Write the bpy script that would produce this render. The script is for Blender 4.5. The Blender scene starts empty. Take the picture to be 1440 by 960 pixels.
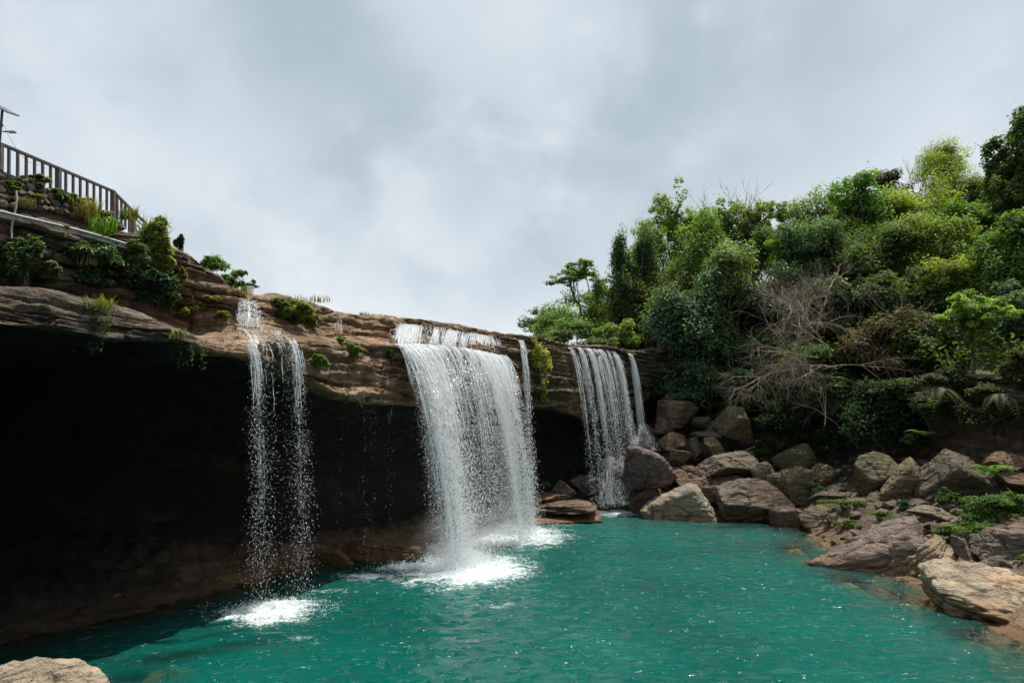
import bpy, bmesh, math, random
import numpy as np
from mathutils import Vector, Matrix
from mathutils.bvhtree import BVHTree

C = bpy.context.scene.collection
SC = bpy.context.scene
rng = np.random.default_rng(7)
random.seed(7)
R = math.radians

# ------------------------------------------------------------------ camera
S = 1.5                      # metres per layout unit
CAMZ = 5.0 * S
F = 960.0
PITCH = math.atan(110 / F)
cd = bpy.data.cameras.new("camera")
cam = bpy.data.objects.new("camera", cd)
C.objects.link(cam)
cam.location = (0, 0, CAMZ)
cam.rotation_euler = (math.pi / 2 + PITCH, 0, 0)
cd.sensor_width = 36
cd.lens = 24
cd.clip_end = 3000
SC.camera = cam

# ------------------------------------------------------------------ light
SUN_DIR = Vector((0.19, 0.23, 0.954)).normalized()      # towards the sun
SUN_EL = math.asin(SUN_DIR.z)
SUN_AZ = math.atan2(SUN_DIR.x, SUN_DIR.y)
sl = bpy.data.lights.new("sun", 'SUN')
sl.energy = 3.2
sl.angle = R(0.6)
sl.color = (1.0, 0.95, 0.86)
so = bpy.data.objects.new("sun", sl)
C.objects.link(so)
so.rotation_euler = SUN_DIR.to_track_quat('Z', 'Y').to_euler()
so.location = SUN_DIR * 100

SC.view_settings.view_transform = 'Standard'
SC.view_settings.look = 'None'
SC.view_settings.exposure = 0.80
SC.view_settings.gamma = 1.0
SC.render.engine = 'CYCLES'
SC.cycles.max_bounces = 7
SC.cycles.diffuse_bounces = 3
SC.cycles.transparent_max_bounces = 12
SC.cycles.caustics_reflective = False
SC.cycles.caustics_refractive = False


def ray(px, py):
    a = (px - 720) / F
    b = (480 - py) / F
    c, s = math.cos(PITCH), math.sin(PITCH)
    return Vector((a, c - b * s, s + b * c))


def at(px, py, Y):
    d = ray(px, py)
    t = Y * S / d.y
    return Vector((d.x * t, d.y * t, CAMZ + d.z * t))


def onwater(px, py, z=0.0):
    d = ray(px, py)
    t = (z - CAMZ) / d.z
    return Vector((d.x * t, d.y * t, z))


class NT:
    """tiny helper round a node tree"""
    def __init__(self, tree):
        self.t = tree
        self.n = tree.nodes
        for x in list(self.n):
            self.n.remove(x)

    def new(self, typ, ins=None, **kw):
        n = self.n.new(typ)
        for k, v in kw.items():
            setattr(n, k, v)
        for k, v in (ins or {}).items():
            self.put(n.inputs[k], v)
        return n

    def put(self, sock, v):
        if isinstance(v, bpy.types.NodeSocket):
            self.t.links.new(v, sock)
        elif isinstance(v, bpy.types.Node):
            self.t.links.new(v.outputs[0], sock)
        else:
            if sock.type == 'RGBA' and len(v) == 3:
                v = (*v, 1)
            sock.default_value = v

    def math(self, op, a, b=0.0, c=0.0, clamp=False):
        n = self.n.new('ShaderNodeMath')
        n.operation = op
        n.use_clamp = clamp
        for i, v in enumerate((a, b, c)):
            self.put(n.inputs[i], v)
        return n.outputs[0]

    def vmath(self, op, a, b=(0, 0, 0)):
        n = self.n.new('ShaderNodeVectorMath')
        n.operation = op
        self.put(n.inputs[0], a)
        self.put(n.inputs[1], b)
        return n.outputs['Value'] if op in ('DOT_PRODUCT', 'LENGTH') else n.outputs[0]

    def ss(self, x, lo, hi):
        n = self.n.new('ShaderNodeMapRange')
        n.interpolation_type = 'SMOOTHSTEP'
        self.put(n.inputs[0], x)
        n.inputs[1].default_value = lo
        n.inputs[2].default_value = hi
        return n.outputs[0]

    def mix(self, f, a, b, mode='MIX'):
        n = self.n.new('ShaderNodeMix')
        n.data_type = 'RGBA'
        n.blend_type = mode
        self.put(n.inputs[0], f)
        self.put(n.inputs[6], a)
        self.put(n.inputs[7], b)
        return n.outputs[2]

    def noise(self, vec, scale, detail=4, rough=0.55, dist=0.0):
        n = self.n.new('ShaderNodeTexNoise')
        self.put(n.inputs['Vector'], vec)
        n.inputs['Scale'].default_value = scale
        n.inputs['Detail'].default_value = detail
        n.inputs['Roughness'].default_value = rough
        n.inputs['Distortion'].default_value = dist
        return n.outputs[0]

    def ramp(self, f, stops):
        n = self.n.new('ShaderNodeValToRGB')
        e = n.color_ramp.elements
        while len(e) > 1:
            e.remove(e[-1])
        for i, (p, c) in enumerate(stops):
            x = e[0] if i == 0 else e.new(p)
            x.position = p
            x.color = (*c, 1)
        self.put(n.inputs[0], f)
        return n.outputs[0]


# ------------------------------------------------------------------ sky
W = bpy.data.worlds.new("World")
SC.world = W
W.use_nodes = True
nt = NT(W.node_tree)
tc = nt.new('ShaderNodeTexCoord')
D = nt.vmath('NORMALIZE', tc.outputs['Generated'])
sky = nt.new('ShaderNodeTexSky', sky_type='NISHITA', sun_disc=False, sun_elevation=SUN_EL, sun_rotation=SUN_AZ,
             air_density=1.2, dust_density=2.0, ozone_density=1.5)
stretch = nt.vmath('MULTIPLY', D, (1.0, 1.0, 1.25))
n1 = nt.noise(stretch, 2.6, 5, 0.45, 0.0)
n2 = nt.noise(stretch, 6.5, 5, 0.5, 0.15)
val = nt.math('SUBTRACT', nt.math('ADD', nt.math('MULTIPLY', n1, 0.60), nt.math('MULTIPLY', n2, 0.50)), 0.05)


def blob(px, py, rad, amt):
    global val
    d = ray(px, py).normalized()
    dp = nt.vmath('DOT_PRODUCT', D, tuple(d))
    # wobble the outline of each bank of cloud with the noise
    dp = nt.math('ADD', dp, nt.math('MULTIPLY', nt.math('SUBTRACT', n2, 0.5), (1 - math.cos(R(rad))) * 1.6))
    val = nt.math('ADD', val, nt.math('MULTIPLY', nt.ss(dp, math.cos(R(rad)), 1.0), amt * 1.15))


for b in (
        (190, 190, 17, 0.14), (60, 120, 9, 0.12), (640, 285, 9, 0.13), (735, 15, 14, 0.26), (400, 200, 9, 0.08),
        (900, 120, 22, -0.20), (540, 150, 15, -0.18), (300, 40, 12, -0.12), (720, 330, 9, -0.10), (1080, 60, 16, -0.08),
        (1300, 230, 22, 0.12), (640, 440, 18, 0.18), (1000, 400, 26, 0.12)):
    blob(*b)
zel = nt.new('ShaderNodeSeparateXYZ', {0: D}).outputs[2]
ccol = nt.ramp(val, [(0.25, (0.335, 0.415, 0.46)), (0.42, (0.41, 0.485, 0.535)), (0.60, (0.51, 0.57, 0.62)), (0.80, (0.61, 0.655, 0.685)), (1.0, (0.70, 0.725, 0.74))])
# glow round the sun, added out of view to brighten the water's reflections
dsun = nt.vmath('DOT_PRODUCT', D, tuple(SUN_DIR))
aur = nt.math('MULTIPLY', nt.math('POWER', nt.math('MAXIMUM', dsun, 0.0), 24.0), 1.6)
ccol = nt.mix(1.0, ccol, nt.new('ShaderNodeCombineColor', {0: aur, 1: aur, 2: aur}).outputs[0], 'ADD')
bg_sky = nt.new('ShaderNodeBackground', {'Color': sky.outputs[0], 'Strength': 0.1})
bg_cl = nt.new('ShaderNodeBackground', {'Color': ccol, 'Strength': 0.75})
cover = nt.math('ADD', 0.78, nt.math('MULTIPLY', nt.noise(stretch, 1.4, 4, 0.5), 0.3), clamp=True)
mixw = nt.new('ShaderNodeMixShader', {0: cover, 1: bg_sky.outputs[0], 2: bg_cl.outputs[0]})
out = nt.new('ShaderNodeOutputWorld', {0: mixw.outputs[0]})

# ------------------------------------------------------------------ numpy noise
_perm = np.random.default_rng(3).permutation(256)
_perm = np.concatenate([_perm, _perm, _perm])
_g = np.random.default_rng(4).normal(size=(256, 3))
_g /= np.linalg.norm(_g, axis=1)[:, None]


def perlin(P):
    P = np.asarray(P, float)
    i = np.floor(P).astype(int)
    f = P - i
    u = f * f * f * (f * (f * 6 - 15) + 10)
    i &= 255
    res = 0
    for dx in (0, 1):
        wx = u[:, 0] if dx else 1 - u[:, 0]
        for dy in (0, 1):
            wy = u[:, 1] if dy else 1 - u[:, 1]
            for dz in (0, 1):
                wz = u[:, 2] if dz else 1 - u[:, 2]
                h = _perm[_perm[_perm[(i[:, 0] + dx) & 255] + ((i[:, 1] + dy) & 255)] + ((i[:, 2] + dz) & 255)]
                g = _g[h]
                res = res + wx * wy * wz * (g[:, 0] * (f[:, 0] - dx) + g[:, 1] * (f[:, 1] - dy) + g[:, 2] * (f[:, 2] - dz))
    return res * 1.5


def fbm(P, octv=4, gain=0.5, lac=2.03):
    a, s, r = 1.0, 0.0, 0.0
    P = np.asarray(P, float)
    for o in range(octv):
        r = r + a * perlin(P + 17.3 * o)
        s += a
        a *= gain
        P = P * lac
    return r / s


def ridged(P, octv=4):
    a, s, r = 1.0, 0.0, 0.0
    for o in range(octv):
        r = r + a * (1 - 2 * np.abs(perlin(P + 9.1 * o)))
        s += a
        a *= 0.5
        P = P * 2.1
    return r / s


def sstep(x, a, b):
    t = np.clip((x - a) / (b - a), 0, 1)
    return t * t * (3 - 2 * t)


# ------------------------------------------------------------------ meshes
def make_mesh(name, V, faces, attrs=None, smooth=False):
    """faces: one (n,k) array or a list of such arrays"""
    if not isinstance(faces, (list, tuple)):
        faces = [faces]
    faces = [np.asarray(f, np.int32) for f in faces if len(f)]
    V = np.asarray(V, np.float32)
    me = bpy.data.meshes.new(name)
    me.vertices.add(len(V))
    me.vertices.foreach_set('co', V.ravel())
    loops = np.concatenate([f.ravel() for f in faces])
    tot = np.concatenate([np.full(len(f), f.shape[1], np.int32) for f in faces])
    start = np.concatenate([[0], np.cumsum(tot)[:-1]]).astype(np.int32)
    me.loops.add(len(loops))
    me.loops.foreach_set('vertex_index', loops)
    me.polygons.add(len(tot))
    me.polygons.foreach_set('loop_start', start)
    me.polygons.foreach_set('loop_total', tot)
    me.polygons.foreach_set('use_smooth', np.full(len(tot), bool(smooth)))
    for k, a in (attrs or {}).items():
        at_ = me.attributes.new(k, 'FLOAT', 'POINT')
        at_.data.foreach_set('value', np.asarray(a, np.float32))
    me.update(calc_edges=True)
    return me


def obj(name, me, mat=None, parent=None, loc=None, color=None):
    o = bpy.data.objects.new(name, me)
    C.objects.link(o)
    if mat is not None and not me.materials:
        me.materials.append(mat)
    if parent is not None:
        o.parent = parent
    if loc is not None:
        o.location = loc
    if color is not None:
        o.color = color if len(color) == 4 else (*color, 1)
    return o


def tag(o, label, cat, group=None):
    o['label'] = label
    o['category'] = cat
    if group:
        o['group'] = group
    return o


def empty(name, loc, label, cat, group=None):
    o = bpy.data.objects.new(name, None)
    C.objects.link(o)
    o.location = loc
    o.empty_display_size = 0.3
    return tag(o, label, cat, group)


def grid_faces(nr, nc):
    i = np.arange(nr - 1)[:, None] * nc + np.arange(nc - 1)[None, :]
    i = i.ravel()
    return np.stack([i, i + 1, i + nc + 1, i + nc], 1)


def tubes(paths, sides=5):
    """paths: list of (points Nx3, radii N) -> V, F(list)"""
    VV, QQ, base = [], [], 0
    for pts, rad in paths:
        pts = np.asarray(pts, float)
        n = len(pts)
        rad = np.broadcast_to(np.asarray(rad, float), (n,))
        t = np.gradient(pts, axis=0)
        t /= np.linalg.norm(t, axis=1)[:, None] + 1e-9
        ref = np.array([0.31, 0.17, 0.93]) if abs(t[0][2]) < 0.8 else np.array([0.95, 0.2, 0.1])
        a = np.cross(t, ref)
        a /= np.linalg.norm(a, axis=1)[:, None] + 1e-9
        b = np.cross(t, a)
        th = np.arange(sides) / sides * 2 * np.pi
        ring = pts[:, None, :] + rad[:, None, None] * (np.cos(th)[None, :, None] * a[:, None, :] + np.sin(th)[None, :, None] * b[:, None, :])
        VV.append(ring.reshape(-1, 3))
        i = (np.arange(n - 1)[:, None] * sides + np.arange(sides)[None, :])
        j = (np.arange(n - 1)[:, None] * sides + (np.arange(sides)[None, :] + 1) % sides)
        q = np.stack([i, j, j + sides, i + sides], -1).reshape(-1, 4) + base
        QQ.append(q)
        base += n * sides
    return np.concatenate(VV), [np.concatenate(QQ)]


def box_mesh(name, sx, sy, sz, bev=0.0):
    bm = bmesh.new()
    bmesh.ops.create_cube(bm, size=1)
    bmesh.ops.scale(bm, vec=(sx, sy, sz), verts=bm.verts)
    if bev:
        bmesh.ops.bevel(bm, geom=bm.edges[:], offset=bev, segments=1, affect='EDGES')
    me = bpy.data.meshes.new(name)
    bm.to_mesh(me)
    bm.free()
    return me
# ------------------------------------------------------------------ materials
def new_mat(name):
    m = bpy.data.materials.new(name)
    m.use_nodes = True
    return m, NT(m.node_tree)


def attr(nt, name):
    return nt.new('ShaderNodeAttribute', attribute_name=name).outputs['Fac']


def rock_material(name, cliff):
    m, nt = new_mat(name)
    tc = nt.new('ShaderNodeTexCoord')
    geo = nt.new('ShaderNodeNewGeometry')
    oi = nt.new('ShaderNodeObjectInfo')
    if cliff:
        P = geo.outputs['Position']
    else:
        P = nt.vmath('ADD', tc.outputs['Object'], nt.vmath('MULTIPLY', nt.new('ShaderNodeCombineXYZ', {0: oi.outputs['Random'], 1: oi.outputs['Random'], 2: oi.outputs['Random']}).outputs[0], (31, 57, 83)))
    bed = nt.vmath('MULTIPLY', P, (0.55, 0.55, 3.2))
    big = nt.noise(P, 0.33, 6, 0.6, 0.8)
    mid = nt.noise(P, 1.6, 8, 0.62, 0.4)
    fine = nt.noise(P, 9.0, 6, 0.6)
    lay = nt.noise(bed, 0.9, 7, 0.6, 0.3)
    streak = nt.noise(nt.vmath('MULTIPLY', P, (2.6, 2.6, 0.18)), 1.0, 5, 0.6)
    v = nt.math('ADD', nt.math('MULTIPLY', lay, 0.5), nt.math('MULTIPLY', mid, 0.5))
    nz = nt.new('ShaderNodeSeparateXYZ', {0: geo.outputs['Normal']}).outputs[2]
    pz = nt.new('ShaderNodeSeparateXYZ', {0: geo.outputs['Position']}).outputs[2]
    if cliff:
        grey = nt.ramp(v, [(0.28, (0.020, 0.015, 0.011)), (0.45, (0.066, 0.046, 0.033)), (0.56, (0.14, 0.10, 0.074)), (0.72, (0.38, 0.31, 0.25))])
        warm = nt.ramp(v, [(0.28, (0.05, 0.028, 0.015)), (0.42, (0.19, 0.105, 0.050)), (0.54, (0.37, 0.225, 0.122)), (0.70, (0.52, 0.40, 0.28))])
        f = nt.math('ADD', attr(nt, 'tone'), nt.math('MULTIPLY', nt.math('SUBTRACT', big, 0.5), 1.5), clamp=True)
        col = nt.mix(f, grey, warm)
        # seep streaks of black lichen down the faces
        sk = nt.math('MULTIPLY', nt.ss(streak, 0.53, 0.66), 0.75)
        col = nt.mix(sk, col, (0.03, 0.022, 0.018))
        # cave shade painted as near-black colour; dark wet stains by the falls share it
        dm = attr(nt, 'shade_damp')
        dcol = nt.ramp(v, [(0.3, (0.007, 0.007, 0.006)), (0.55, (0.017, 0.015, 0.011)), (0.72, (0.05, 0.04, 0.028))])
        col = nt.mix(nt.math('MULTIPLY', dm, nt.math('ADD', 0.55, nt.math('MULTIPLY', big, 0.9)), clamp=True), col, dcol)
        ms = nt.math('MULTIPLY', attr(nt, 'moss'), nt.ss(nt.math('ADD', mid, nt.math('MULTIPLY', nz, 0.12)), 0.42, 0.6))
        col = nt.mix(ms, col, nt.ramp(fine, [(0.3, (0.03, 0.045, 0.012)), (0.7, (0.14, 0.13, 0.03))]))
        rough = 0.75
    else:
        k = nt.ramp(v, [(0.27, (0.22, 0.20, 0.19)), (0.42, (0.66, 0.64, 0.62)), (0.55, (1.0, 0.98, 0.95)), (0.72, (1.65, 1.60, 1.52))])
        col = nt.mix(1.0, oi.outputs['Color'], k, 'MULTIPLY')
        rust = nt.math('MULTIPLY', nt.ss(big, 0.5, 0.68), 0.5)
        col = nt.mix(rust, col, nt.mix(1.0, col, (1.25, 0.86, 0.55), 'MULTIPLY'))
        dark = nt.math('MULTIPLY', nt.ss(nt.noise(P, 2.3, 7, 0.65, 0.6), 0.55, 0.66), 0.6)
        col = nt.mix(dark, col, (0.035, 0.03, 0.026))
        am = oi.outputs['Alpha']
        th = nt.math('ADD', nt.math('ADD', nt.math('MULTIPLY', nz, 0.30), nt.math('MULTIPLY', mid, 0.9)), nt.math('MULTIPLY', am, 0.75))
        ms = nt.ss(th, 0.95, 1.2)
        col = nt.mix(nt.math('MULTIPLY', ms, 0.9), col, nt.ramp(fine, [(0.3, (0.035, 0.045, 0.008)), (0.7, (0.15, 0.14, 0.03))]))
        rough = 0.72
    # ochre film where the pool laps, darker just above the water line
    lap = nt.math('SUBTRACT', pz, nt.math('MULTIPLY', mid, 0.9))
    band = nt.math('SUBTRACT', 1.0, nt.ss(lap, -0.25, 0.45))
    oc = nt.mix(nt.ss(fine, 0.35, 0.6), (0.10, 0.05, 0.018), (0.30, 0.165, 0.06))
    if cliff:
        band = nt.math('MULTIPLY', band, nt.math('SUBTRACT', 1.0, nt.math('MULTIPLY', attr(nt, 'shade_damp'), 0.8)))
    col = nt.mix(nt.math('MULTIPLY', band, 0.62 if cliff else 0.5), col, oc)
    ht = nt.math('ADD', nt.math('MULTIPLY', lay, 0.9), nt.math('ADD', nt.math('MULTIPLY', mid, 0.8), nt.math('MULTIPLY', fine, 0.3)))
    bp = nt.new('ShaderNodeBump', {'Strength': 1.0, 'Distance': 0.45, 'Height': ht})
    rg = nt.math('SUBTRACT', rough, nt.math('MULTIPLY', nt.math('SUBTRACT', 1.0, nt.ss(pz, 0.1, 0.5)), 0.3))
    b = nt.new('ShaderNodeBsdfPrincipled', {'Base Color': col, 'Roughness': rg, 'Normal': bp.outputs[0], 'Specular IOR Level': 0.35})
    nt.new('ShaderNodeOutputMaterial', {0: b.outputs[0]})
    return m


def leaf_material(name, trans=0.5, gloss=0.55):
    m, nt = new_mat(name)
    oi = nt.new('ShaderNodeObjectInfo')
    var = attr(nt, 'var')
    k = nt.ramp(var, [(0.0, (0.62, 0.68, 0.62)), (0.5, (1.15, 1.15, 1.12)), (0.85, (1.8, 1.65, 1.35)), (1.0, (2.2, 1.9, 1.5))])
    col = nt.mix(1.0, oi.outputs['Color'], k, 'MULTIPLY')
    b = nt.new('ShaderNodeBsdfPrincipled', {'Base Color': col, 'Roughness': gloss, 'Specular IOR Level': 0.25})
    t = nt.new('ShaderNodeBsdfTranslucent', {'Color': nt.mix(1.0, col, (1.3, 1.5, 0.5), 'MULTIPLY')})
    mx = nt.new('ShaderNodeMixShader', {0: trans, 1: b.outputs[0], 2: t.outputs[0]})
    nt.new('ShaderNodeOutputMaterial', {0: mx.outputs[0]})
    return m


def plain_material(name, c1, c2, scale=6, rough=0.8, metal=0.0, stretch=(1, 1, 1), bump=0.2):
    m, nt = new_mat(name)
    tc = nt.new('ShaderNodeTexCoord')
    P = nt.vmath('MULTIPLY', tc.outputs['Object'], stretch)
    n = nt.noise(P, scale, 7, 0.62, 0.3)
    col = nt.ramp(n, [(0.32, c1), (0.68, c2)])
    bp = nt.new('ShaderNodeBump', {'Strength': bump, 'Distance': 0.05, 'Height': n})
    b = nt.new('ShaderNodeBsdfPrincipled', {'Base Color': col, 'Roughness': rough, 'Metallic': metal, 'Normal': bp.outputs[0]})
    nt.new('ShaderNodeOutputMaterial', {0: b.outputs[0]})
    return m


def tinted_material(name, scale=5, rough=0.8, stretch=(1, 1, 1), bump=0.3):
    """grain over the object's own colour"""
    m, nt = new_mat(name)
    tc = nt.new('ShaderNodeTexCoord')
    oi = nt.new('ShaderNodeObjectInfo')
    P = nt.vmath('MULTIPLY', tc.outputs['Object'], stretch)
    n = nt.noise(P, scale, 7, 0.62, 0.3)
    k = nt.ramp(n, [(0.3, (0.5, 0.5, 0.5)), (0.7, (1.4, 1.35, 1.3))])
    col = nt.mix(1.0, oi.outputs['Color'], k, 'MULTIPLY')
    bp = nt.new('ShaderNodeBump', {'Strength': bump, 'Distance': 0.05, 'Height': n})
    b = nt.new('ShaderNodeBsdfPrincipled', {'Base Color': col, 'Roughness': rough, 'Normal': bp.outputs[0]})
    nt.new('ShaderNodeOutputMaterial', {0: b.outputs[0]})
    return m


M_CLIFF = rock_material('cliff_sandstone', True)
M_ROCK = rock_material('boulder_sandstone', False)
M_LEAF = leaf_material('leaves')
M_LEAF_SHINY = leaf_material('glossy_leaves', 0.42, 0.46)
M_BARK = tinted_material('bark', 5, 0.85, (1, 1, 0.25))
M_SOIL = plain_material('leaf_litter_soil', (0.018, 0.016, 0.008), (0.06, 0.055, 0.025), 1.5, 0.9)
M_BED = plain_material('pool_bed_rock', (0.10, 0.06, 0.02), (0.26, 0.18, 0.06), 0.6, 0.7)
M_STONE = tinted_material('wall_stone', 4, 0.85)
M_MORTAR = plain_material('wall_mortar', (0.05, 0.045, 0.035), (0.12, 0.10, 0.075), 4, 0.9)
M_RAIL = plain_material('weathered_grey_brown_paint', (0.05, 0.038, 0.034), (0.13, 0.10, 0.092), 9, 0.65, 0, (1, 1, 0.3))
M_CONC = plain_material('concrete', (0.12, 0.11, 0.095), (0.42, 0.40, 0.37), 3, 0.85)
M_PIPE = plain_material('grey_plastic_pipe', (0.36, 0.36, 0.35), (0.55, 0.55, 0.53), 5, 0.5)
M_DARKMETAL = plain_material('dark_painted_metal', (0.03, 0.032, 0.036), (0.06, 0.062, 0.066), 8, 0.45)
M_WHITE = plain_material('white_plaster', (0.62, 0.62, 0.6), (0.8, 0.8, 0.78), 4, 0.7)

# white water: aerated drops, mostly diffuse
m, nt = new_mat('white_water')
d = nt.new('ShaderNodeBsdfPrincipled', {'Base Color': (0.93, 0.95, 0.96, 1), 'Roughness': 0.2, 'Specular IOR Level': 0.5})
t = nt.new('ShaderNodeBsdfTranslucent', {'Color': (0.93, 0.95, 0.96, 1)})
mx = nt.new('ShaderNodeMixShader', {0: 0.5, 1: d.outputs[0], 2: t.outputs[0]})
nt.new('ShaderNodeOutputMaterial', {0: mx.outputs[0]})
M_FOAM = m

# thin veil of falling water: streaky, part clear
m, nt = new_mat('falling_water_veil')
tc = nt.new('ShaderNodeTexCoord')
uu = attr(nt, 'u')
tt = attr(nt, 'drop')
op = attr(nt, 'opacity')
P = nt.new('ShaderNodeCombineXYZ', {0: nt.math('MULTIPLY', uu, 1.0), 1: nt.math('MULTIPLY', tt, 0.10), 2: 0.0}).outputs[0]
sa = nt.noise(P, 5.0, 6, 0.75, 0.1)
sb = nt.noise(nt.vmath('MULTIPLY', P, (1, 6, 1)), 11.0, 5, 0.75, 0.3)
lowf = nt.math('MULTIPLY', nt.ss(tt, 0.5, 9.0), 0.45)
a = nt.math('ADD', nt.math('MULTIPLY', sa, nt.math('SUBTRACT', 0.72, lowf)), nt.math('MULTIPLY', sb, nt.math('ADD', 0.28, lowf)))
a = nt.math('ADD', nt.math('SUBTRACT', a, 0.75), nt.math('MULTIPLY', op, 0.5))
a = nt.ss(a, -0.05, 0.075)
d = nt.new('ShaderNodeBsdfPrincipled', {'Base Color': (0.90, 0.93, 0.94, 1), 'Roughness': 0.3})
t = nt.new('ShaderNodeBsdfTranslucent', {'Color': (0.9, 0.93, 0.94, 1)})
b = nt.new('ShaderNodeMixShader', {0: 0.5, 1: d.outputs[0], 2: t.outputs[0]})
tr = nt.new('ShaderNodeBsdfTransparent')
mx = nt.new('ShaderNodeMixShader', {0: nt.math('MULTIPLY', a, 0.9), 1: tr.outputs[0], 2: b.outputs[0]})
nt.new('ShaderNodeOutputMaterial', {0: mx.outputs[0]})
M_VEIL = m

# pool: turbid turquoise water, clear where shallow, with foam where the falls land
m, nt = new_mat('turquoise_pool_water')
geo = nt.new('ShaderNodeNewGeometry')
P = geo.outputs['Position']
dep = attr(nt, 'depth')
foam = attr(nt, 'foam')
wv = nt.vmath('MULTIPLY', P, (0.75, 1.25, 1.0))
w1 = nt.noise(wv, 1.15, 4, 0.55, 0.6)
w2 = nt.noise(wv, 1.65, 2, 0.55, 0.5)
pk = nt.math('POWER', nt.math('MAXIMUM', nt.math('SUBTRACT', w2, 0.53), 0.0), 1.25)
hh = nt.math('ADD', nt.math('MULTIPLY', w1, 0.13), nt.math('MULTIPLY', pk, 5.2))
bp = nt.new('ShaderNodeBump', {'Strength': 1.0, 'Distance': 0.62, 'Height': hh})
turb = nt.math('SUBTRACT', 1.0, nt.math('POWER', 2.718, nt.math('MULTIPLY', dep, -0.62)))
tint = nt.noise(P, 0.12, 3, 0.5)
teal = nt.mix(nt.ss(tint, 0.35, 0.65), (0.0001, 0.064, 0.052), (0.0002, 0.086, 0.069))
body = nt.new('ShaderNodeBsdfDiffuse', {'Color': teal})
clear = nt.new('ShaderNodeBsdfTransparent', {'Color': nt.mix(nt.ss(dep, 0.0, 1.6), (0.97, 0.95, 0.82), (0.50, 0.66, 0.26))})
low = nt.new('ShaderNodeMixShader', {0: turb, 1: clear.outputs[0], 2: body.outputs[0]})
gl = nt.new('ShaderNodeBsdfGlossy', {'Color': (1, 1, 1, 1), 'Roughness': 0.20, 'Normal': bp.outputs[0]})
fr = nt.new('ShaderNodeFresnel', {'IOR': 1.333, 'Normal': bp.outputs[0]})
wat = nt.new('ShaderNodeMixShader', {0: fr.outputs[0], 1: low.outputs[0], 2: gl.outputs[0]})
fz = nt.vmath('MULTIPLY', P, (1.0, 1.0, 1.0))
fn = nt.math('ADD', nt.math('MULTIPLY', nt.noise(fz, 1.1, 7, 0.72, 0.7), 0.6), nt.math('MULTIPLY', nt.noise(fz, 7.0, 3, 0.6), 0.4))
ff = nt.ss(nt.math('ADD', nt.math('MULTIPLY', nt.math('SUBTRACT', fn, 0.5), 2.8), nt.math('SUBTRACT', nt.math('MULTIPLY', foam, 1.2), 0.62)), -0.1, 0.62)
fo = nt.new('ShaderNodeBsdfDiffuse', {'Color': (0.66, 0.73, 0.74, 1)})
fin = nt.new('ShaderNodeMixShader', {0: ff, 1: wat.outputs[0], 2: fo.outputs[0]})
nt.new('ShaderNodeOutputMaterial', {0: fin.outputs[0]})
M_POOL = m

# ------------------------------------------------------------------ cliff layout
def L(x, y, z):
    return Vector((x * S, y * S, z * S))


def T(p):
    return at(*p) if not isinstance(p, Vector) else p


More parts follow.
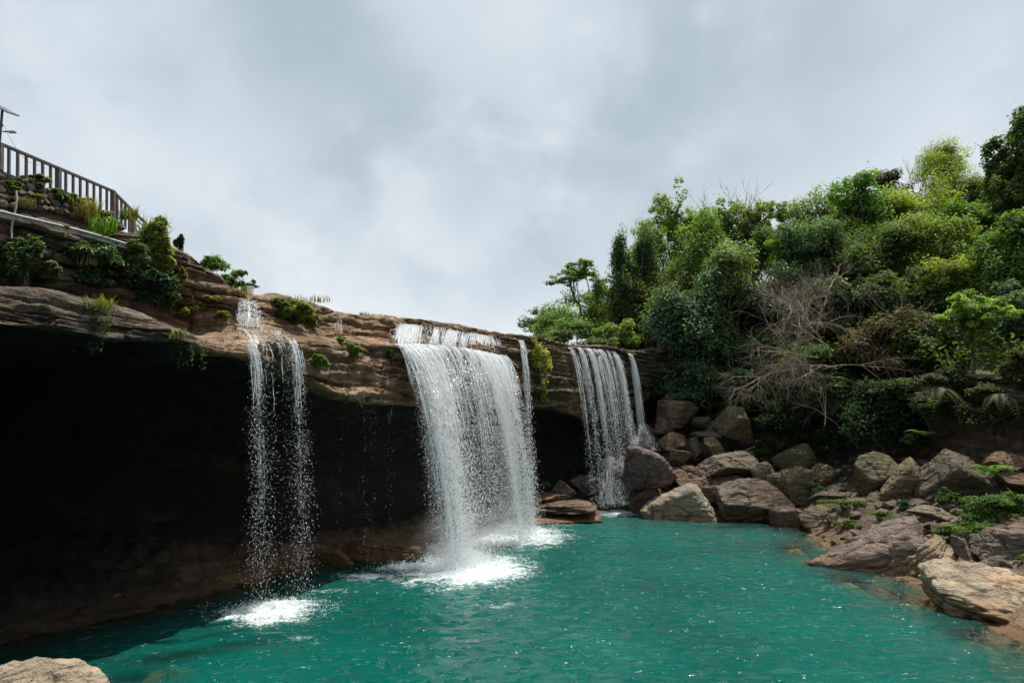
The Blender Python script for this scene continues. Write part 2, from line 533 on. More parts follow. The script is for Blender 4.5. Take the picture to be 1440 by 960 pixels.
# rim, back of ledge, front of ledge, lip of the overhang, cave depth, shore(optional), wall foot(optional), tone, moss
ST = [
    (L(-12.5, -9, 10.4), L(-12.0, -9, 8), L(-10.6, -9, 7.6), L(-10.3, -9, 6.6), 8, None, None, 0.1, 0.3),
    (L(-12.2, 4, 10.0), L(-11.8, 4, 8.2), L(-10.6, 4, 7.7), L(-10.2, 4, 6.7), 9, None, None, 0.1, 0.3),
    ((-160, 262, 12.6), (-160, 372, 12.3), (-160, 392, 11.4), (-160, 446, 11.2), 11, None, None, 0.1, 0.2),
    ((0, 300, 15.0), (0, 388, 14.6), (0, 408, 13.3), (0, 456, 13.0), 12, None, None, 0.12, 0.2),
    ((65, 312, 15.9), (65, 396, 15.4), (65, 412, 14.0), (65, 462, 13.7), 12, None, None, 0.12, 0.2),
    ((130, 326, 16.9), (130, 402, 16.3), (130, 426, 14.8), (130, 474, 14.5), 12, None, None, 0.15, 0.2),
    ((200, 332, 17.9), (200, 422, 17.2), (200, 443, 15.6), (200, 476, 15.4), 12, None, None, 0.2, 0.2),
    ((258, 354, 18.9), (258, 440, 18.1), (258, 466, 16.2), (258, 484, 16.1), 11.5, None, None, 0.3, 0.2),
    ((300, 384, 19.4), (300, 453, 18.8), (300, 478, 16.9), (300, 496, 16.8), 11, None, None, 0.55, 0.0),
    ((345, 418, 20.0), (345, 459, 19.3), (345, 482, 17.7), (345, 502, 17.7), 10.5, None, None, 0.85, 0.0),
    ((390, 417, 21.3), (390, 464, 20.4), (390, 480, 18.8), (390, 512, 18.8), 9.5, None, None, 0.85, 0.4),
    ((430, 425, 22.0), (430, 470, 21.3), (430, 482, 20.0), (430, 530, 19.8), 8.5, None, None, 0.8, 0.5),
    ((480, 441, 23.6), (480, 475, 22.9), (480, 490, 22.0), (480, 556, 21.6), 6.5, None, None, 0.85, 0.1),
    ((530, 446, 25.0), (530, 474, 24.4), (530, 490, 23.8), (530, 567, 23.3), 4.5, None, None, 0.9, 0.0),
    ((562, 449, 26.2), (562, 473, 25.6), (562, 488, 24.9), (562, 568, 24.6), 4.0, None, None, 0.75, 0.0),
    ((640, 457, 29.2), (640, 473, 28.8), (640, 487, 28.0), (640, 572, 28.2), 3.2, None, None, 0.7, 0.15),
    ((710, 469, 32.2), (710, 482, 32.0), (710, 500, 31.5), (710, 572, 31.8), 3.2, None, None, 0.6, 0.2),
    ((752, 473, 35.2), (752, 492, 35.2), (752, 510, 34.8), (752, 572, 35.1), 4.0, None, None, 0.35, 0.9),
    ((800, 484, 37.8), (800, 505, 37.6), (800, 530, 37.2), (800, 580, 37.0), 4.0, None, None, 0.5, 0.4),
    ((850, 488, 39.8), (850, 505, 39.8), (850, 530, 39.6), (850, 590, 39.8), 2.5, None, None, 0.3, 0.5),
    ((895, 494, 41.6), (895, 510, 41.6), (895, 530, 41.4), (895, 570, 41.6), 2.0, (890, 718, 'w'), (895, 640, 42.5), 0.1, 0.5),
    ((940, 492, 43.2), (940, 508, 43.4), (940, 522, 43.0), (940, 545, 43.2), 2.2, (935, 722, 'w'), (940, 590, 44.3), 0.05, 0.3),
    ((1010, 515, 43.5), (1010, 530, 43.6), (1010, 545, 43.2), (1010, 565, 43.2), 1.8, (1000, 724, 'w'), (1010, 600, 44.0), 0.05, 0.4),
    ((1100, 535, 41.0), (1100, 550, 41.0), (1100, 565, 40.6), (1100, 585, 40.6), 1.6, (1060, 728, 'w'), (1100, 640, 41.0), 0.05, 0.5),
    ((1200, 548, 37.4), (1200, 560, 37.4), (1200, 575, 37.0), (1200, 592, 37.0), 1.6, (1135, 742, 'w'), (1200, 652, 36.8), 0.05, 0.5),
    ((1300, 528, 33.8), (1300, 540, 33.8), (1300, 552, 33.2), (1300, 566, 33.0), 2.0, (1205, 786, 'w'), (1300, 660, 33.4), 0.15, 0.3),
    ((1400, 530, 30.6), (1400, 542, 30.6), (1400, 556, 30.1), (1400, 570, 30.0), 1.6, (1322, 822, 'w'), (1400, 682, 30.2), 0.35, 0.2),
    ((1520, 535, 27.2), (1520, 545, 27.2), (1520, 556, 26.8), (1520, 570, 26.7), 1.4, (1440, 892, 'w'), (1520, 700, 26.8), 0.3, 0.2),
    (L(25.5, 13, 8.5), L(25.4, 13, 8), L(25.1, 13, 7.4), L(25, 13, 7), 1.2, L(11.6, 9, 0), L(25.6, 13, 2.6), 0.3, 0.3),
    (L(27, -2, 8.5), L(26.9, -2, 8), L(26.6, -2, 7.4), L(26.5, -2, 7), 1.2, L(12.5, -6, 0), L(27.2, -2, 2.6), 0.3, 0.3),
]
ns = len(ST)
lips = [T(s[3]) for s in ST]
inw = []
for i in range(ns):
    a, b = lips[max(0, i - 1)], lips[min(ns - 1, i + 1)]
    t = (b - a)
    t.z = 0
    t.normalize()
    inw.append(Vector((-t.y, t.x, 0)))
for _ in range(2):
    inw = [(inw[max(0, i - 1)] + inw[i] * 2 + inw[min(ns - 1, i + 1)]).normalized() for i in range(ns)]

# ground height above the walls (layout units): inverse distance through known spots
GP = []


def g_at(px, py, Y):
    p = at(px, py, Y)
    GP.append((p.x, p.y, p.z))


for i, s in enumerate(ST):
    p = T(s[0]) + inw[i] * 4.5 * S
    GP.append((p.x, p.y, p.z - 0.2))
for x, y, z in [(-16, 17, 10.8), (-15.5, 21, 10.8), (-24, 20, 11.5), (-14, 34, 10.3), (-16, 50, 11), (-5, 50, 9.0), (-30, 60, 12.5), (0, 75, 10), (5, 110, 12.5),
                (9, 52, 9.6), (15, 51, 11.5), (21, 50, 14), (27, 50, 16.5), (33, 50, 18.5), (24, 43, 12.5), (29, 43, 15), (33, 40, 16),
                (20, 46, 11), (26, 37, 10.5), (30, 34, 12), (36, 60, 21), (45, 45, 20), (20, 75, 16), (50, 80, 24), (38, 22, 13), (45, 5, 13),
                (40, -40, 11), (-40, -40, 12), (0, -40, 6), (-40, 10, 13), (-110, 60, 18), (120, 60, 26), (0, 200, 16), (-150, -100, 12), (150, -100, 14)]:
    GP.append((x * S, y * S, z * S))
GPA = np.array(GP)


def G(x, y):
    x, y = np.atleast_1d(x).astype(float), np.atleast_1d(y).astype(float)
    d2 = (x[:, None] - GPA[None, :, 0]) ** 2 + (y[:, None] - GPA[None, :, 1]) ** 2 + 6.0
    w = 1 / d2 ** 1.9
    return (w * GPA[None, :, 2]).sum(1) / w.sum(1)


ROWN = 15
ctl = np.zeros((ROWN, ns, 3))
for i, s in enumerate(ST):
    rim, lb, lf, lip = (T(q) for q in s[:4])
    n = inw[i]
    if 2 <= i <= 8:
        lb = lb + n * 0.9 * S - Vector((0, 0, 0.25))
    dcv = s[4] * S
    shore, foot = s[5], s[6]
    sh = None
    if shore is not None:
        sh = onwater(shore[0], shore[1]) if not isinstance(shore, Vector) else shore
    b0 = rim + n * (dcv + 8 * S)
    b0.z = G(b0.x, b0.y)[0] - 1.2
    b1 = rim + n * 4.0 * S
    b1.z = G(b1.x, b1.y)[0] + 0.25
    b2 = rim + n * 0.9 * S
    b2.z = rim.z + 0.12
    c1 = lip + n * min(2.2 * S, dcv * .4) + Vector((0, 0, 0.15 * S))
    if foot is None:
        c2 = lip + n * dcv * 0.72
        c2.z = lip.z - 0.5 * S
        c3 = lip + n * dcv
        c3.z = 3.4 * S if dcv > 6 * S else 3.8 * S
        ft = lip + n * dcv * 0.95
        ft.z = 1.5 * S if dcv > 6 * S else 1.0 * S
        off = 3.2 * S if dcv > 6 * S else dcv * 0.62
        wl = lip + n * off
        wl.z = 0.0
        m1 = wl.lerp(ft, 0.45)
        m1.z = ft.z * 0.55
        u1 = lip + n * (off - 1.6 * S)
        u1.z = -1.3
        u2 = lip - n * 3.0 * S
        u2.z = -6
    else:
        ft = T(foot)
        c2 = ft.lerp(lip, 0.75) + n * dcv * 0.6
        c3 = ft.lerp(lip, 0.35) + n * dcv * 0.5
        wl = sh
        m1 = wl.lerp(ft, 0.5)
        dr = (wl - ft)
        dr.z = 0
        dr.normalize()
        u1 = wl + dr * 2.4
        u1.z = -1.1
        u2 = wl + dr * 8
        u2.z = -6
    rows = [b0, b1, b2, rim, lb, lf, lip, c1, c2, c3, ft, m1, wl, u1, u2]
    for r_, p in enumerate(rows):
        ctl[r_, i] = p


def catmull(P, t):
    """P (n,...), t in [0,n-1]"""
    n = len(P)
    i = np.clip(np.floor(t).astype(int), 0, n - 2)
    f = (t - i).reshape((-1,) + (1,) * (P.ndim - 1))
    p0, p1, p2, p3 = P[np.clip(i - 1, 0, n - 1)], P[i], P[np.clip(i + 1, 0, n - 1)], P[np.clip(i + 2, 0, n - 1)]
    return 0.5 * (2 * p1 + (p2 - p0) * f + (2 * p0 - 5 * p1 + 4 * p2 - p3) * f ** 2 + (3 * p1 - p0 - 3 * p2 + p3) * f ** 3)


# station parameter sampled in proportion to length in the picture
seg = np.array([(lips[i + 1] - lips[i]).length for i in range(ns - 1)])
wgt = seg.copy()
wgt[:2] *= 0.2
wgt[-3:] *= 0.3
NC = 900
cum = np.concatenate([[0], np.cumsum(wgt)])
tcol = np.interp(np.linspace(0, cum[-1], NC), cum, np.arange(ns))
cc = np.stack([catmull(ctl[r_], tcol) for r_ in range(ROWN)])      # rows x NC x 3
segrows = [5, 5, 14, 46, 26, 40, 26, 24, 14, 16, 26, 26, 8, 6]
trow, rid = [], []
for k, nrow in enumerate(segrows):
    for j in range(nrow):
        trow.append(k + j / nrow)
trow.append(ROWN - 1)
trow = np.array(trow)
NR = len(trow)
lin_i = np.clip(np.floor(trow).astype(int), 0, ROWN - 2)
lin_f = (trow - lin_i)[:, None, None]
lin = cc[lin_i] * (1 - lin_f) + cc[lin_i + 1] * lin_f
cat = catmull(cc, trow)
P = 0.45 * lin + 0.55 * cat
P[-1] = cc[-1]
du = np.gradient(P, axis=1)
dv = np.gradient(P, axis=0)
Nn = np.cross(du, dv)
Nn /= np.linalg.norm(Nn, axis=2)[:, :, None] + 1e-9
test = Nn[int(np.argmin(abs(trow - 5.5))), NC // 3]
if np.dot(test, -np.array(inw[ns // 3])) < 0:
    Nn = -Nn
flat = P.reshape(-1, 3)
tr_ = np.repeat(trow, NC)
# bedding: courses of different hardness, gently dipping
dip = flat[:, 2] + 0.05 * flat[:, 0] + 0.45 * fbm(flat * 0.16, 3)
hard = lambda q: np.tanh(2.6 * q) * 0.62
hard = hard(perlin(np.stack([flat[:, 0] * 0.10, flat[:, 1] * 0.10, dip * 1.25], 1)) + 0.6 * perlin(np.stack([flat[:, 0] * 0.16 + 40, flat[:, 1] * 0.16, dip * 3.1], 1)))
joint = perlin(np.stack([flat[:, 0] * 0.07 + 9, flat[:, 1] * 0.07, dip * 2.2], 1))
groove = -np.exp(-(joint / 0.055) ** 2)
blocks = np.abs(perlin(np.stack([flat[:, 0] * 0.42, flat[:, 1] * 0.42, np.floor(dip * 1.1) * 3.7], 1)))
crack = -np.exp(-(blocks / 0.035) ** 2)
rough_ = fbm(flat * np.array([0.55, 0.55, 1.1]), 6, 0.55)
steep = 1 - np.abs(Nn.reshape(-1, 3)[:, 2])
face = sstep(tr_, 2.0, 2.6) * (1 - sstep(tr_, 6.0, 6.9))
cave = sstep(tr_, 6.2, 6.8) * (1 - sstep(tr_, 9.6, 10.2))
floor_ = sstep(tr_, 9.6, 10.4)
amp_f = face * (0.35 + 0.65 * steep)
joint2 = perlin(np.stack([flat[:, 0] * 0.22 + 19, flat[:, 1] * 0.22, dip * 5.2], 1))
groove2 = -np.exp(-(joint2 / 0.09) ** 2) * (0.5 + fbm(flat * .4, 2)).clip(0, 1)
chip = ridged(flat * np.array([1.1, 1.1, 2.4]), 4)
disp = amp_f * (0.46 * hard + 0.44 * groove + 0.16 * groove2 + 0.36 * crack + 0.42 * rough_ + 0.20 * chip) \
    + cave * (0.75 * fbm(flat * 0.22, 5, 0.6)) \
    + floor_ * (1 - sstep(tr_, 13, 14)) * (0.75 * ridged(flat * 0.27, 5) + 0.40 * ridged(flat * 0.8, 4) - 0.4) \
    + (1 - sstep(tr_, 1.8, 2.2)) * sstep(tr_, 0.2, 1.0) * 0.25 * fbm(flat * 0.4, 4)
# keep the lap line where it was measured
lapw = np.exp(-((tr_ - 12.0) / 0.35) ** 2)
disp *= 1 - 0.5 * lapw
Q = flat + Nn.reshape(-1, 3) * disp[:, None]
stp = np.tile(tcol, NR)
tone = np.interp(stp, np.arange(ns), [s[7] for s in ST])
moss0 = np.interp(stp, np.arange(ns), [s[8] for s in ST])
# the upper orange apron is bare rock, its underside keeps the colour
moss = moss0 * np.clip(1 - np.exp(-((tr_ - 4.6) / 0.7) ** 2) * 0.6, 0, 1) * (1 - sstep(tr_, 5.4, 6.2))
shade_damp = sstep(tr_, 6.05, 6.7) * (1 - sstep(tr_, 10.2, 11.4) * (0.05 + 0.5 * sstep(stp, 9, 14)))  # cave shade put into the colour: ceiling, back wall and most of the floor
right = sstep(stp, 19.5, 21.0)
shade_damp = np.maximum(shade_damp * (1 - right * 0.35), right * 0.55 * sstep(tr_, 2.6, 3.4) * (1 - sstep(tr_, 9.8, 10.6)))
shade_damp = np.maximum(shade_damp, 0.5 * np.exp(-((stp - 17.2) / 0.9) ** 2) * face * sstep(tr_, 4.2, 5.2))
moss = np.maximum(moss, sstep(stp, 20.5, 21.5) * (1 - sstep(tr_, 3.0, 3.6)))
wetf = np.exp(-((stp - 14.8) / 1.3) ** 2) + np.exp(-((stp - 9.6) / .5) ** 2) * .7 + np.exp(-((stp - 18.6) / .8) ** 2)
shade_damp = np.maximum(shade_damp, .42 * wetf * face * sstep(tr_, 4.6, 5.4) * (.6 + .8 * fbm(flat * .6, 3)).clip(0, 1))
shade_damp = shade_damp * (1 - 0.55 * sstep(stp, 25, 25.6) * sstep(tr_, 6, 6.5))
cliff_me = make_mesh('cliff', Q, grid_faces(NR, NC)[:, ::-1], {'tone': tone, 'shade_damp': shade_damp, 'moss': moss}, smooth=True)
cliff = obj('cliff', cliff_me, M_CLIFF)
cliff['kind'] = 'structure'
CB = BVHTree.FromPolygons([Vector(v) for v in Q.tolist()], grid_faces(NR, NC).tolist())


def hit(px, py, push=0.0):
    """the spot on the cliff that is seen along this direction"""
    d = ray(px, py).normalized()
    h = CB.ray_cast(Vector((0, 0, CAMZ)), d)
    if h[0] is None:
        return None
    return h[0] - d * push


# ------------------------------------------------------------------ ground
poly = []
for i, s in enumerate(ST):
    p = T(s[0]) + inw[i] * (s[4] + 4.2) * S
    poly.append((p.x, p.y))
PX = np.array(poly)


def inside(x, y):
    x, y = np.asarray(x), np.asarray(y)
    c = np.zeros(x.shape, bool)
    n = len(PX)
    for i in range(n):
        x1, y1 = PX[i]
        x2, y2 = PX[(i + 1) % n]
        cond = ((y1 > y) != (y2 > y))
        xi = (x2 - x1) * (y - y1) / (y2 - y1 + 1e-12) + x1
        c ^= cond & (x < xi)
    return c


def axis(lo, hi, step, far):
    core = np.arange(lo, hi + 1e-6, step)
    outw = [hi + step]
    while outw[-1] < far:
        outw.append(outw[-1] + (outw[-1] - hi) * 0.35 + step)
    inw_ = [lo - step]
    while inw_[-1] > -far:
        inw_.append(inw_[-1] - ((lo - inw_[-1]) * 0.35 + step))
    return np.concatenate([inw_[::-1], core, outw])


ax, ay = axis(-55, 75, 1.0, 1500), axis(-25, 130, 1.0, 1500)
gx, gy = np.meshgrid(ax, ay)
fx, fy = gx.ravel(), gy.ravel()
gz = np.concatenate([G(fx[i:i + 20000], fy[i:i + 20000]) for i in range(0, len(fx), 20000)])
gz += 0.5 * fbm(np.stack([fx * .15, fy * .15, fx * 0], 1), 4)
ins = inside(fx, fy) | ((fy < -2) & (fx > PX[0][0]) & (fx < PX[-1][0]) & (fy > -20))
bedz = -6.2 + 0.5 * fbm(np.stack([fx * .2, fy * .2, fx * 0 + 5], 1), 3) + 12 * sstep(-fy, 8, 22)
gz = np.where(ins, bedz, gz)
ground_me = make_mesh('ground', np.stack([fx, fy, gz], 1), grid_faces(len(ay), len(ax)), smooth=True)
ground = obj('ground', ground_me, M_SOIL)
ground['kind'] = 'structure'
# ------------------------------------------------------------------ boulders
ICO = {}


def ico(n):
    if n not in ICO:
        bm = bmesh.new()
        bmesh.ops.create_icosphere(bm, subdivisions=n, radius=1)
        V = np.array([v.co for v in bm.verts])
        Fc = np.array([[v.index for v in f.verts] for f in bm.faces])
        bm.free()
        ICO[n] = (V, Fc)
    return ICO[n]


def boulder_shape(seed, sub, squash=(1, 0.85, 0.75), roll=0.0, facets=7, sharp=14.0, rough=1.0, layer=0.0):
    r_ = np.random.default_rng(seed)
    U, Fc = ico(sub)
    # three pairs of rough joint faces, tilted at random, and a few broken corners
    A = np.linalg.qr(np.eye(3) + 0.55 * r_.normal(size=(3, 3)))[0]
    nrm = np.concatenate([A, -A, r_.normal(size=(facets, 3))])
    nrm[:6] += 0.22 * r_.normal(size=(6, 3))
    nrm /= np.linalg.norm(nrm, axis=1)[:, None]
    dist = np.concatenate([r_.uniform(0.5, 0.8, 6), r_.uniform(0.62, 0.95, facets)])
    # soft minimum of the cutting planes
    dots = U @ nrm.T
    inv = np.clip(dots, 0.02, None) / dist[None, :]
    sharp = sharp * 1.5
    rad = 1.0 / (np.sum(inv ** sharp, axis=1) + 0.8 ** sharp) ** (1 / sharp)
    V = U * rad[:, None] * np.array(squash)
    o = seed * 3.71
    d = 0.06 * fbm(V * 1.7 + o, 4) + 0.035 * ridged(V * 3.6 + o, 4) * rough + 0.022 * fbm(V * 10 + o, 3) * rough
    ck = perlin(V * 2.1 + o + 7)
    d = d - 0.05 * np.exp(-(ck / 0.035) ** 2) * rough
    if layer:
        zz = V[:, 2] + 0.08 * fbm(V * 1.2 + o, 3)
        d = d + layer * (0.07 * perlin(np.stack([V[:, 0] * .5 + o, V[:, 1] * .5, zz * 5], 1)) - 0.06 * np.exp(-(perlin(np.stack([V[:, 0] * .4, V[:, 1] * .4 + o, zz * 4.2], 1)) / 0.07) ** 2))
    V = V + U * d[:, None]
    a = R(roll)
    M = np.array([[math.cos(a), 0, math.sin(a)], [0, 1, 0], [-math.sin(a), 0, math.cos(a)]])
    return V @ M.T, Fc


def place_boulder(px, py, w, h, Y, color, label, seed, moss=0.0, depth=0.85, roll=0.0, squash=(1, .85, .75), sub=5, facets=6,
                  sharp=26.0, rough=1.25, layer=0.25, name='boulder', cat='boulder', group='boulders round the pool', sink=0.0):
    V, Fc = boulder_shape(seed, sub, squash, roll, facets, sharp, rough, layer)
    if Y > 28:
        w, h = w * 1.14, h * 1.14
    if px > 1000 and moss > 0:
        moss += .16
    c = at(px, py, Y)
    W_, H_ = w / F * Y * S, (h + sink) / F * Y * S
    lo, hi = V.min(0), V.max(0)
    V = (V - (lo + hi) / 2) / (hi - lo) * np.array([W_, max(W_, H_) * depth, H_])
    # face the box towards the camera
    yaw = -math.atan2(c.x, c.y)
    o = obj(name, make_mesh(name, V, Fc, smooth=True), M_ROCK, None, (c.x, c.y, c.z - sink / 2 / F * Y * S), (*(c_ * (0.70 if Y > 25 else 0.84) for c_ in color), moss))
    o.rotation_euler = (0, 0, yaw)
    return tag(o, label, cat, group)


TAN = (0.40, 0.30, 0.20)
PALE = (0.44, 0.37, 0.28)
BRN = (0.19, 0.15, 0.112)
GREY = (0.20, 0.17, 0.14)
PUR = (0.24, 0.18, 0.165)
RUST = (0.24, 0.155, 0.095)
OLV = (0.18, 0.15, 0.08)
BL = [
    (957, 706, 98, 46, 36.0, PALE, 'big pale rounded boulder at the far edge of the pool', 11, dict(sub=6, facets=3, sharp=7, sink=30, squash=(1, .7, .7), depth=.7)),
    (913, 657, 64, 55, 37.5, PUR, 'purplish grey rough boulder beside the foot of the right hand waterfall', 12, dict(sub=6, rough=1.9, facets=5, sharp=9)),
    (903, 692, 50, 56, 38.4, (0.2, 0.125, 0.105), 'wet reddish boulder under the purplish grey one, partly behind the pale one', 13, dict(sink=20)),
    (973, 675, 66, 38, 38.2, RUST, 'brown and orange streaked boulder right behind the big pale one', 14, dict(layer=1.4, roll=18, squash=(1, .8, .55))),
    (1003, 694, 36, 22, 37.2, BRN, 'low brown slab between the pale boulder and the pinkish one', 15, dict(roll=20)),
    (945, 622, 33, 25, 39.5, RUST, 'small rust coloured block above the purplish grey boulder', 16, dict(facets=4)),
    (952, 583, 53, 38, 41.2, (0.23, 0.185, 0.12), 'blocky boulder at the top of the pile below the dark wall, with a white fleck', 17, dict(layer=.8)),
    (934, 599, 26, 22, 40.6, BRN, 'small brown rock leaning on the topmost block of the pile', 18, {}),
    (940, 561, 28, 18, 42.4, GREY, 'half hidden dark slab highest in the boulder pile', 19, dict(moss=.2)),
    (987, 596, 25, 18, 41.2, OLV, 'small mossy green rock beside the topmost block', 20, dict(moss=.5)),
    (1003, 601, 20, 18, 41.0, GREY, 'small grey rock squeezed against the tall mossy block', 21, {}),
    (1029, 598, 50, 48, 40.2, (0.21, 0.17, 0.085), 'tall mossy block overhanging a dark gap, under the trees', 22, dict(moss=.38, facets=3, sharp=18, roll=-6)),
    (957, 643, 27, 21, 38.9, (0.24, 0.17, 0.11), 'small rough rock right of the purplish grey boulder', 23, dict(rough=1.6)),
    (990, 613, 40, 13, 40.5, GREY, 'thin flat slab lying across the middle of the boulder pile', 24, dict(squash=(1, .8, .35))),
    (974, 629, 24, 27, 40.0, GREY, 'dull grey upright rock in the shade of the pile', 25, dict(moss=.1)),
    (990, 631, 17, 18, 40.1, BRN, 'small dark stone wedged behind the leaning upright slab', 26, {}),
    (1007, 631, 30, 32, 39.4, (0.25, 0.20, 0.125), 'upright leaning slab standing above the big tilted slab', 27, dict(roll=-20, squash=(.6, .6, 1))),
    (1021, 656, 80, 39, 38.2, (0.22, 0.175, 0.125), 'large tilted grey brown slab with a sharp upper edge in the pile', 28, dict(sub=6, facets=2, sharp=22, roll=-14, squash=(1, .8, .5))),
    (1033, 688, 54, 32, 36.9, (0.27, 0.185, 0.14), 'smooth pinkish brown boulder below the large tilted slab', 29, dict(facets=3, sharp=9)),
    (1060, 703, 96, 54, 35.4, (0.27, 0.21, 0.145), 'broad three cornered brown boulder dipping into the water', 30, dict(sub=6, roll=-12, facets=4, sink=24, squash=(1, .8, .7))),
    (1112, 727, 50, 28, 33.5, (0.29, 0.215, 0.15), 'low smooth brown rock at the water line right of the three cornered boulder', 31, dict(sink=16, roll=15)),
    (1139, 720, 15, 20, 33.0, (0.30, 0.24, 0.17), 'little upright tan stone beside the mossy mound', 32, {}),
    (1073, 667, 30, 33, 37.1, (0.24, 0.195, 0.12), 'oval tan rock standing on end behind the three cornered boulder', 33, dict(roll=-28, squash=(.7, .7, 1), sharp=8)),
    (1092, 676, 24, 22, 36.6, (0.24, 0.19, 0.11), 'small tan rock next to the oval one', 34, dict(moss=.15)),
    (1118, 648, 54, 44, 37.7, OLV, 'large mossy boulder under the ferns, highest of the middle pile', 35, dict(moss=.45, sharp=8)),
    (1124, 684, 46, 48, 35.2, (0.23, 0.19, 0.11), 'ridged boulder with a mossy crest in the middle pile', 36, dict(moss=.25, rough=1.5, layer=.6)),
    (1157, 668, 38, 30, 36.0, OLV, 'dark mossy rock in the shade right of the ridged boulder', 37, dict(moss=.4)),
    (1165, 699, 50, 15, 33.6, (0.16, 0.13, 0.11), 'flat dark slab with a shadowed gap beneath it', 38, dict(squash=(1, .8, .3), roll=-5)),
    (1180, 724, 94, 46, 31.2, (0.30, 0.235, 0.135), 'low tan mound with moss on top at the water line', 39, dict(sub=6, moss=.28, sink=20, sharp=8, depth=.7)),
    (1234, 668, 52, 58, 32.2, OLV, 'left of three tall boulders under the bank, mossy and dull', 40, dict(moss=.36, sharp=8, roll=8)),
    (1273, 680, 58, 64, 30.7, (0.25, 0.20, 0.115), 'middle of three tall boulders under the bank, mossy on its crown', 41, dict(sub=6, moss=.26, sharp=9, sink=10)),
    (1336, 670, 84, 68, 29.2, (0.21, 0.17, 0.12), 'largest and pointed of the three tall boulders, moss green on its sunny side', 42, dict(sub=6, moss=.24, facets=3, sharp=14, roll=-20, sink=10)),
    (1222, 771, 182, 94, 24.2, (0.26, 0.195, 0.155), 'big purplish brown slab sloping down into the pool', 43, dict(sub=6, roll=-22, squash=(1.15, .9, .5), facets=5, rough=1.6, layer=.8, sink=34, depth=.55)),
    (1297, 785, 86, 62, 22.9, (0.40, 0.29, 0.18), 'tan slab tilted against the right end of the purplish one', 44, dict(sub=6, roll=-42, squash=(1.2, .8, .5), layer=1.2, sink=18, rough=1.5)),
    (1310, 720, 66, 18, 25.6, (0.29, 0.235, 0.17), 'thin layered slab capping the purplish slab beside the low plants', 45, dict(squash=(1, .8, .3), roll=6, layer=1.2)),
    (1352, 770, 24, 36, 22.3, (0.25, 0.2, 0.145), 'narrow slab standing on edge in the dark gap', 46, dict(squash=(.5, .7, 1), roll=-22)),
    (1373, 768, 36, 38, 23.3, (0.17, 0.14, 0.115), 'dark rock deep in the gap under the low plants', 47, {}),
    (1418, 770, 92, 54, 21.9, (0.21, 0.17, 0.13), 'grey brown boulder at the right edge above the pale shelf', 48, dict(sub=6, moss=.08, roll=-15)),
    (1340, 798, 30, 18, 20.6, PALE, 'small whitish stone at the end of the pale shelf', 49, dict(sharp=7)),
    (1452, 850, 270, 92, 18.3, (0.50, 0.40, 0.285), 'long pale tan rock shelf at the right edge of the pool', 50, dict(sub=6, roll=14, squash=(1.2, .9, .5), rough=1.7, layer=.7, sink=36, depth=.6)),
    (1424, 648, 62, 24, 28.4, (0.30, 0.185, 0.10), 'upper of two squared brown blocks at the right edge under the bank', 51, dict(facets=2, sharp=20)),
    (1430, 672, 64, 24, 27.9, (0.27, 0.17, 0.10), 'lower of two squared brown blocks at the right edge under the bank', 52, dict(facets=2, sharp=20)),
    (8, 1006, 262, 124, 8.6, (0.50, 0.40, 0.285), 'pale sunlit rock in the near left corner of the picture', 53, dict(sub=6, squash=(1.2, .9, .5), facets=4, sharp=9, rough=1.5, layer=.6, depth=.6, roll=6)),
    (785, 722, 106, 16, 35.4, (0.24, 0.165, 0.115), 'lowest wet slab of the flat stack between the two big waterfalls', 54, dict(squash=(1, .6, .3), layer=1.4, sink=12, name='slab', cat='rock slab')),
    (783, 711, 98, 15, 35.8, (0.22, 0.15, 0.10), 'middle wet slab of the flat stack between the two big waterfalls', 55, dict(squash=(1, .6, .3), layer=1.4, name='slab', cat='rock slab')),
    (765, 700, 66, 14, 36.1, (0.34, 0.18, 0.085), 'rust topped slab on top of the flat stack between the waterfalls', 56, dict(squash=(1, .6, .35), name='slab', cat='rock slab')),
    (791, 688, 34, 25, 36.6, PUR, 'small purplish boulder sitting on the flat wet slabs', 57, dict(rough=1.4)),
    (824, 682, 42, 24, 38.4, (0.2, 0.15, 0.13), 'wet dull rock just left of the right hand waterfall', 58, {}),
    (845, 700, 30, 22, 38.8, (0.17, 0.125, 0.11), 'dark wet stone in the spray left under the right hand waterfall', 61, dict(sink=8)),
    (872, 682, 52, 78, 40.0, (0.19, 0.14, 0.12), 'wet rock that the right hand waterfall breaks over', 59, dict(sink=16, rough=1.4)),
    (906, 622, 46, 52, 41.0, (0.16, 0.12, 0.10), 'dark cone shaped rock under the thin smooth stream', 60, dict(squash=(.8, .8, 1), facets=3, sharp=9)),
    (932, 486, 15, 14, 43.6, (0.38, 0.32, 0.24), 'small pale stone perched on the rim right of the falls', 62, {}),
    (918, 495, 34, 10, 43.3, (0.26, 0.22, 0.16), 'thin slab jutting from the rim under the pale stone', 63, dict(squash=(1, .7, .3))),
    (540, 770, 118, 34, 26.2, (0.25, 0.15, 0.08), 'low reddish brown rock inside the cave, nearest the main waterfall', 64, dict(sub=6, sink=16, sharp=8, layer=.5, group='rocks on the cave floor')),
    (470, 782, 66, 26, 25.0, (0.2, 0.125, 0.07), 'low brown rock inside the cave, behind the left waterfall', 65, dict(sink=14, group='rocks on the cave floor')),
    (330, 812, 96, 34, 22.2, (0.21, 0.13, 0.07), 'long low brown ledge on the cave floor left of the left waterfall', 66, dict(sub=6, sink=16, layer=.6, group='rocks on the cave floor')),
    (207, 836, 30, 20, 20.2, (0.24, 0.15, 0.085), 'small brown stone at the water line deep in the cave', 67, dict(sink=6, group='rocks on the cave floor')),
    (146, 846, 44, 24, 19.2, (0.24, 0.15, 0.085), 'leftmost brown stone at the water line of the cave', 68, dict(sink=8, roll=-25, group='rocks on the cave floor')),
]
BOULDERS = []
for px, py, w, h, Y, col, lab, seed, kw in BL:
    BOULDERS.append(place_boulder(px, py, w, h, Y, col, lab, seed, **kw))

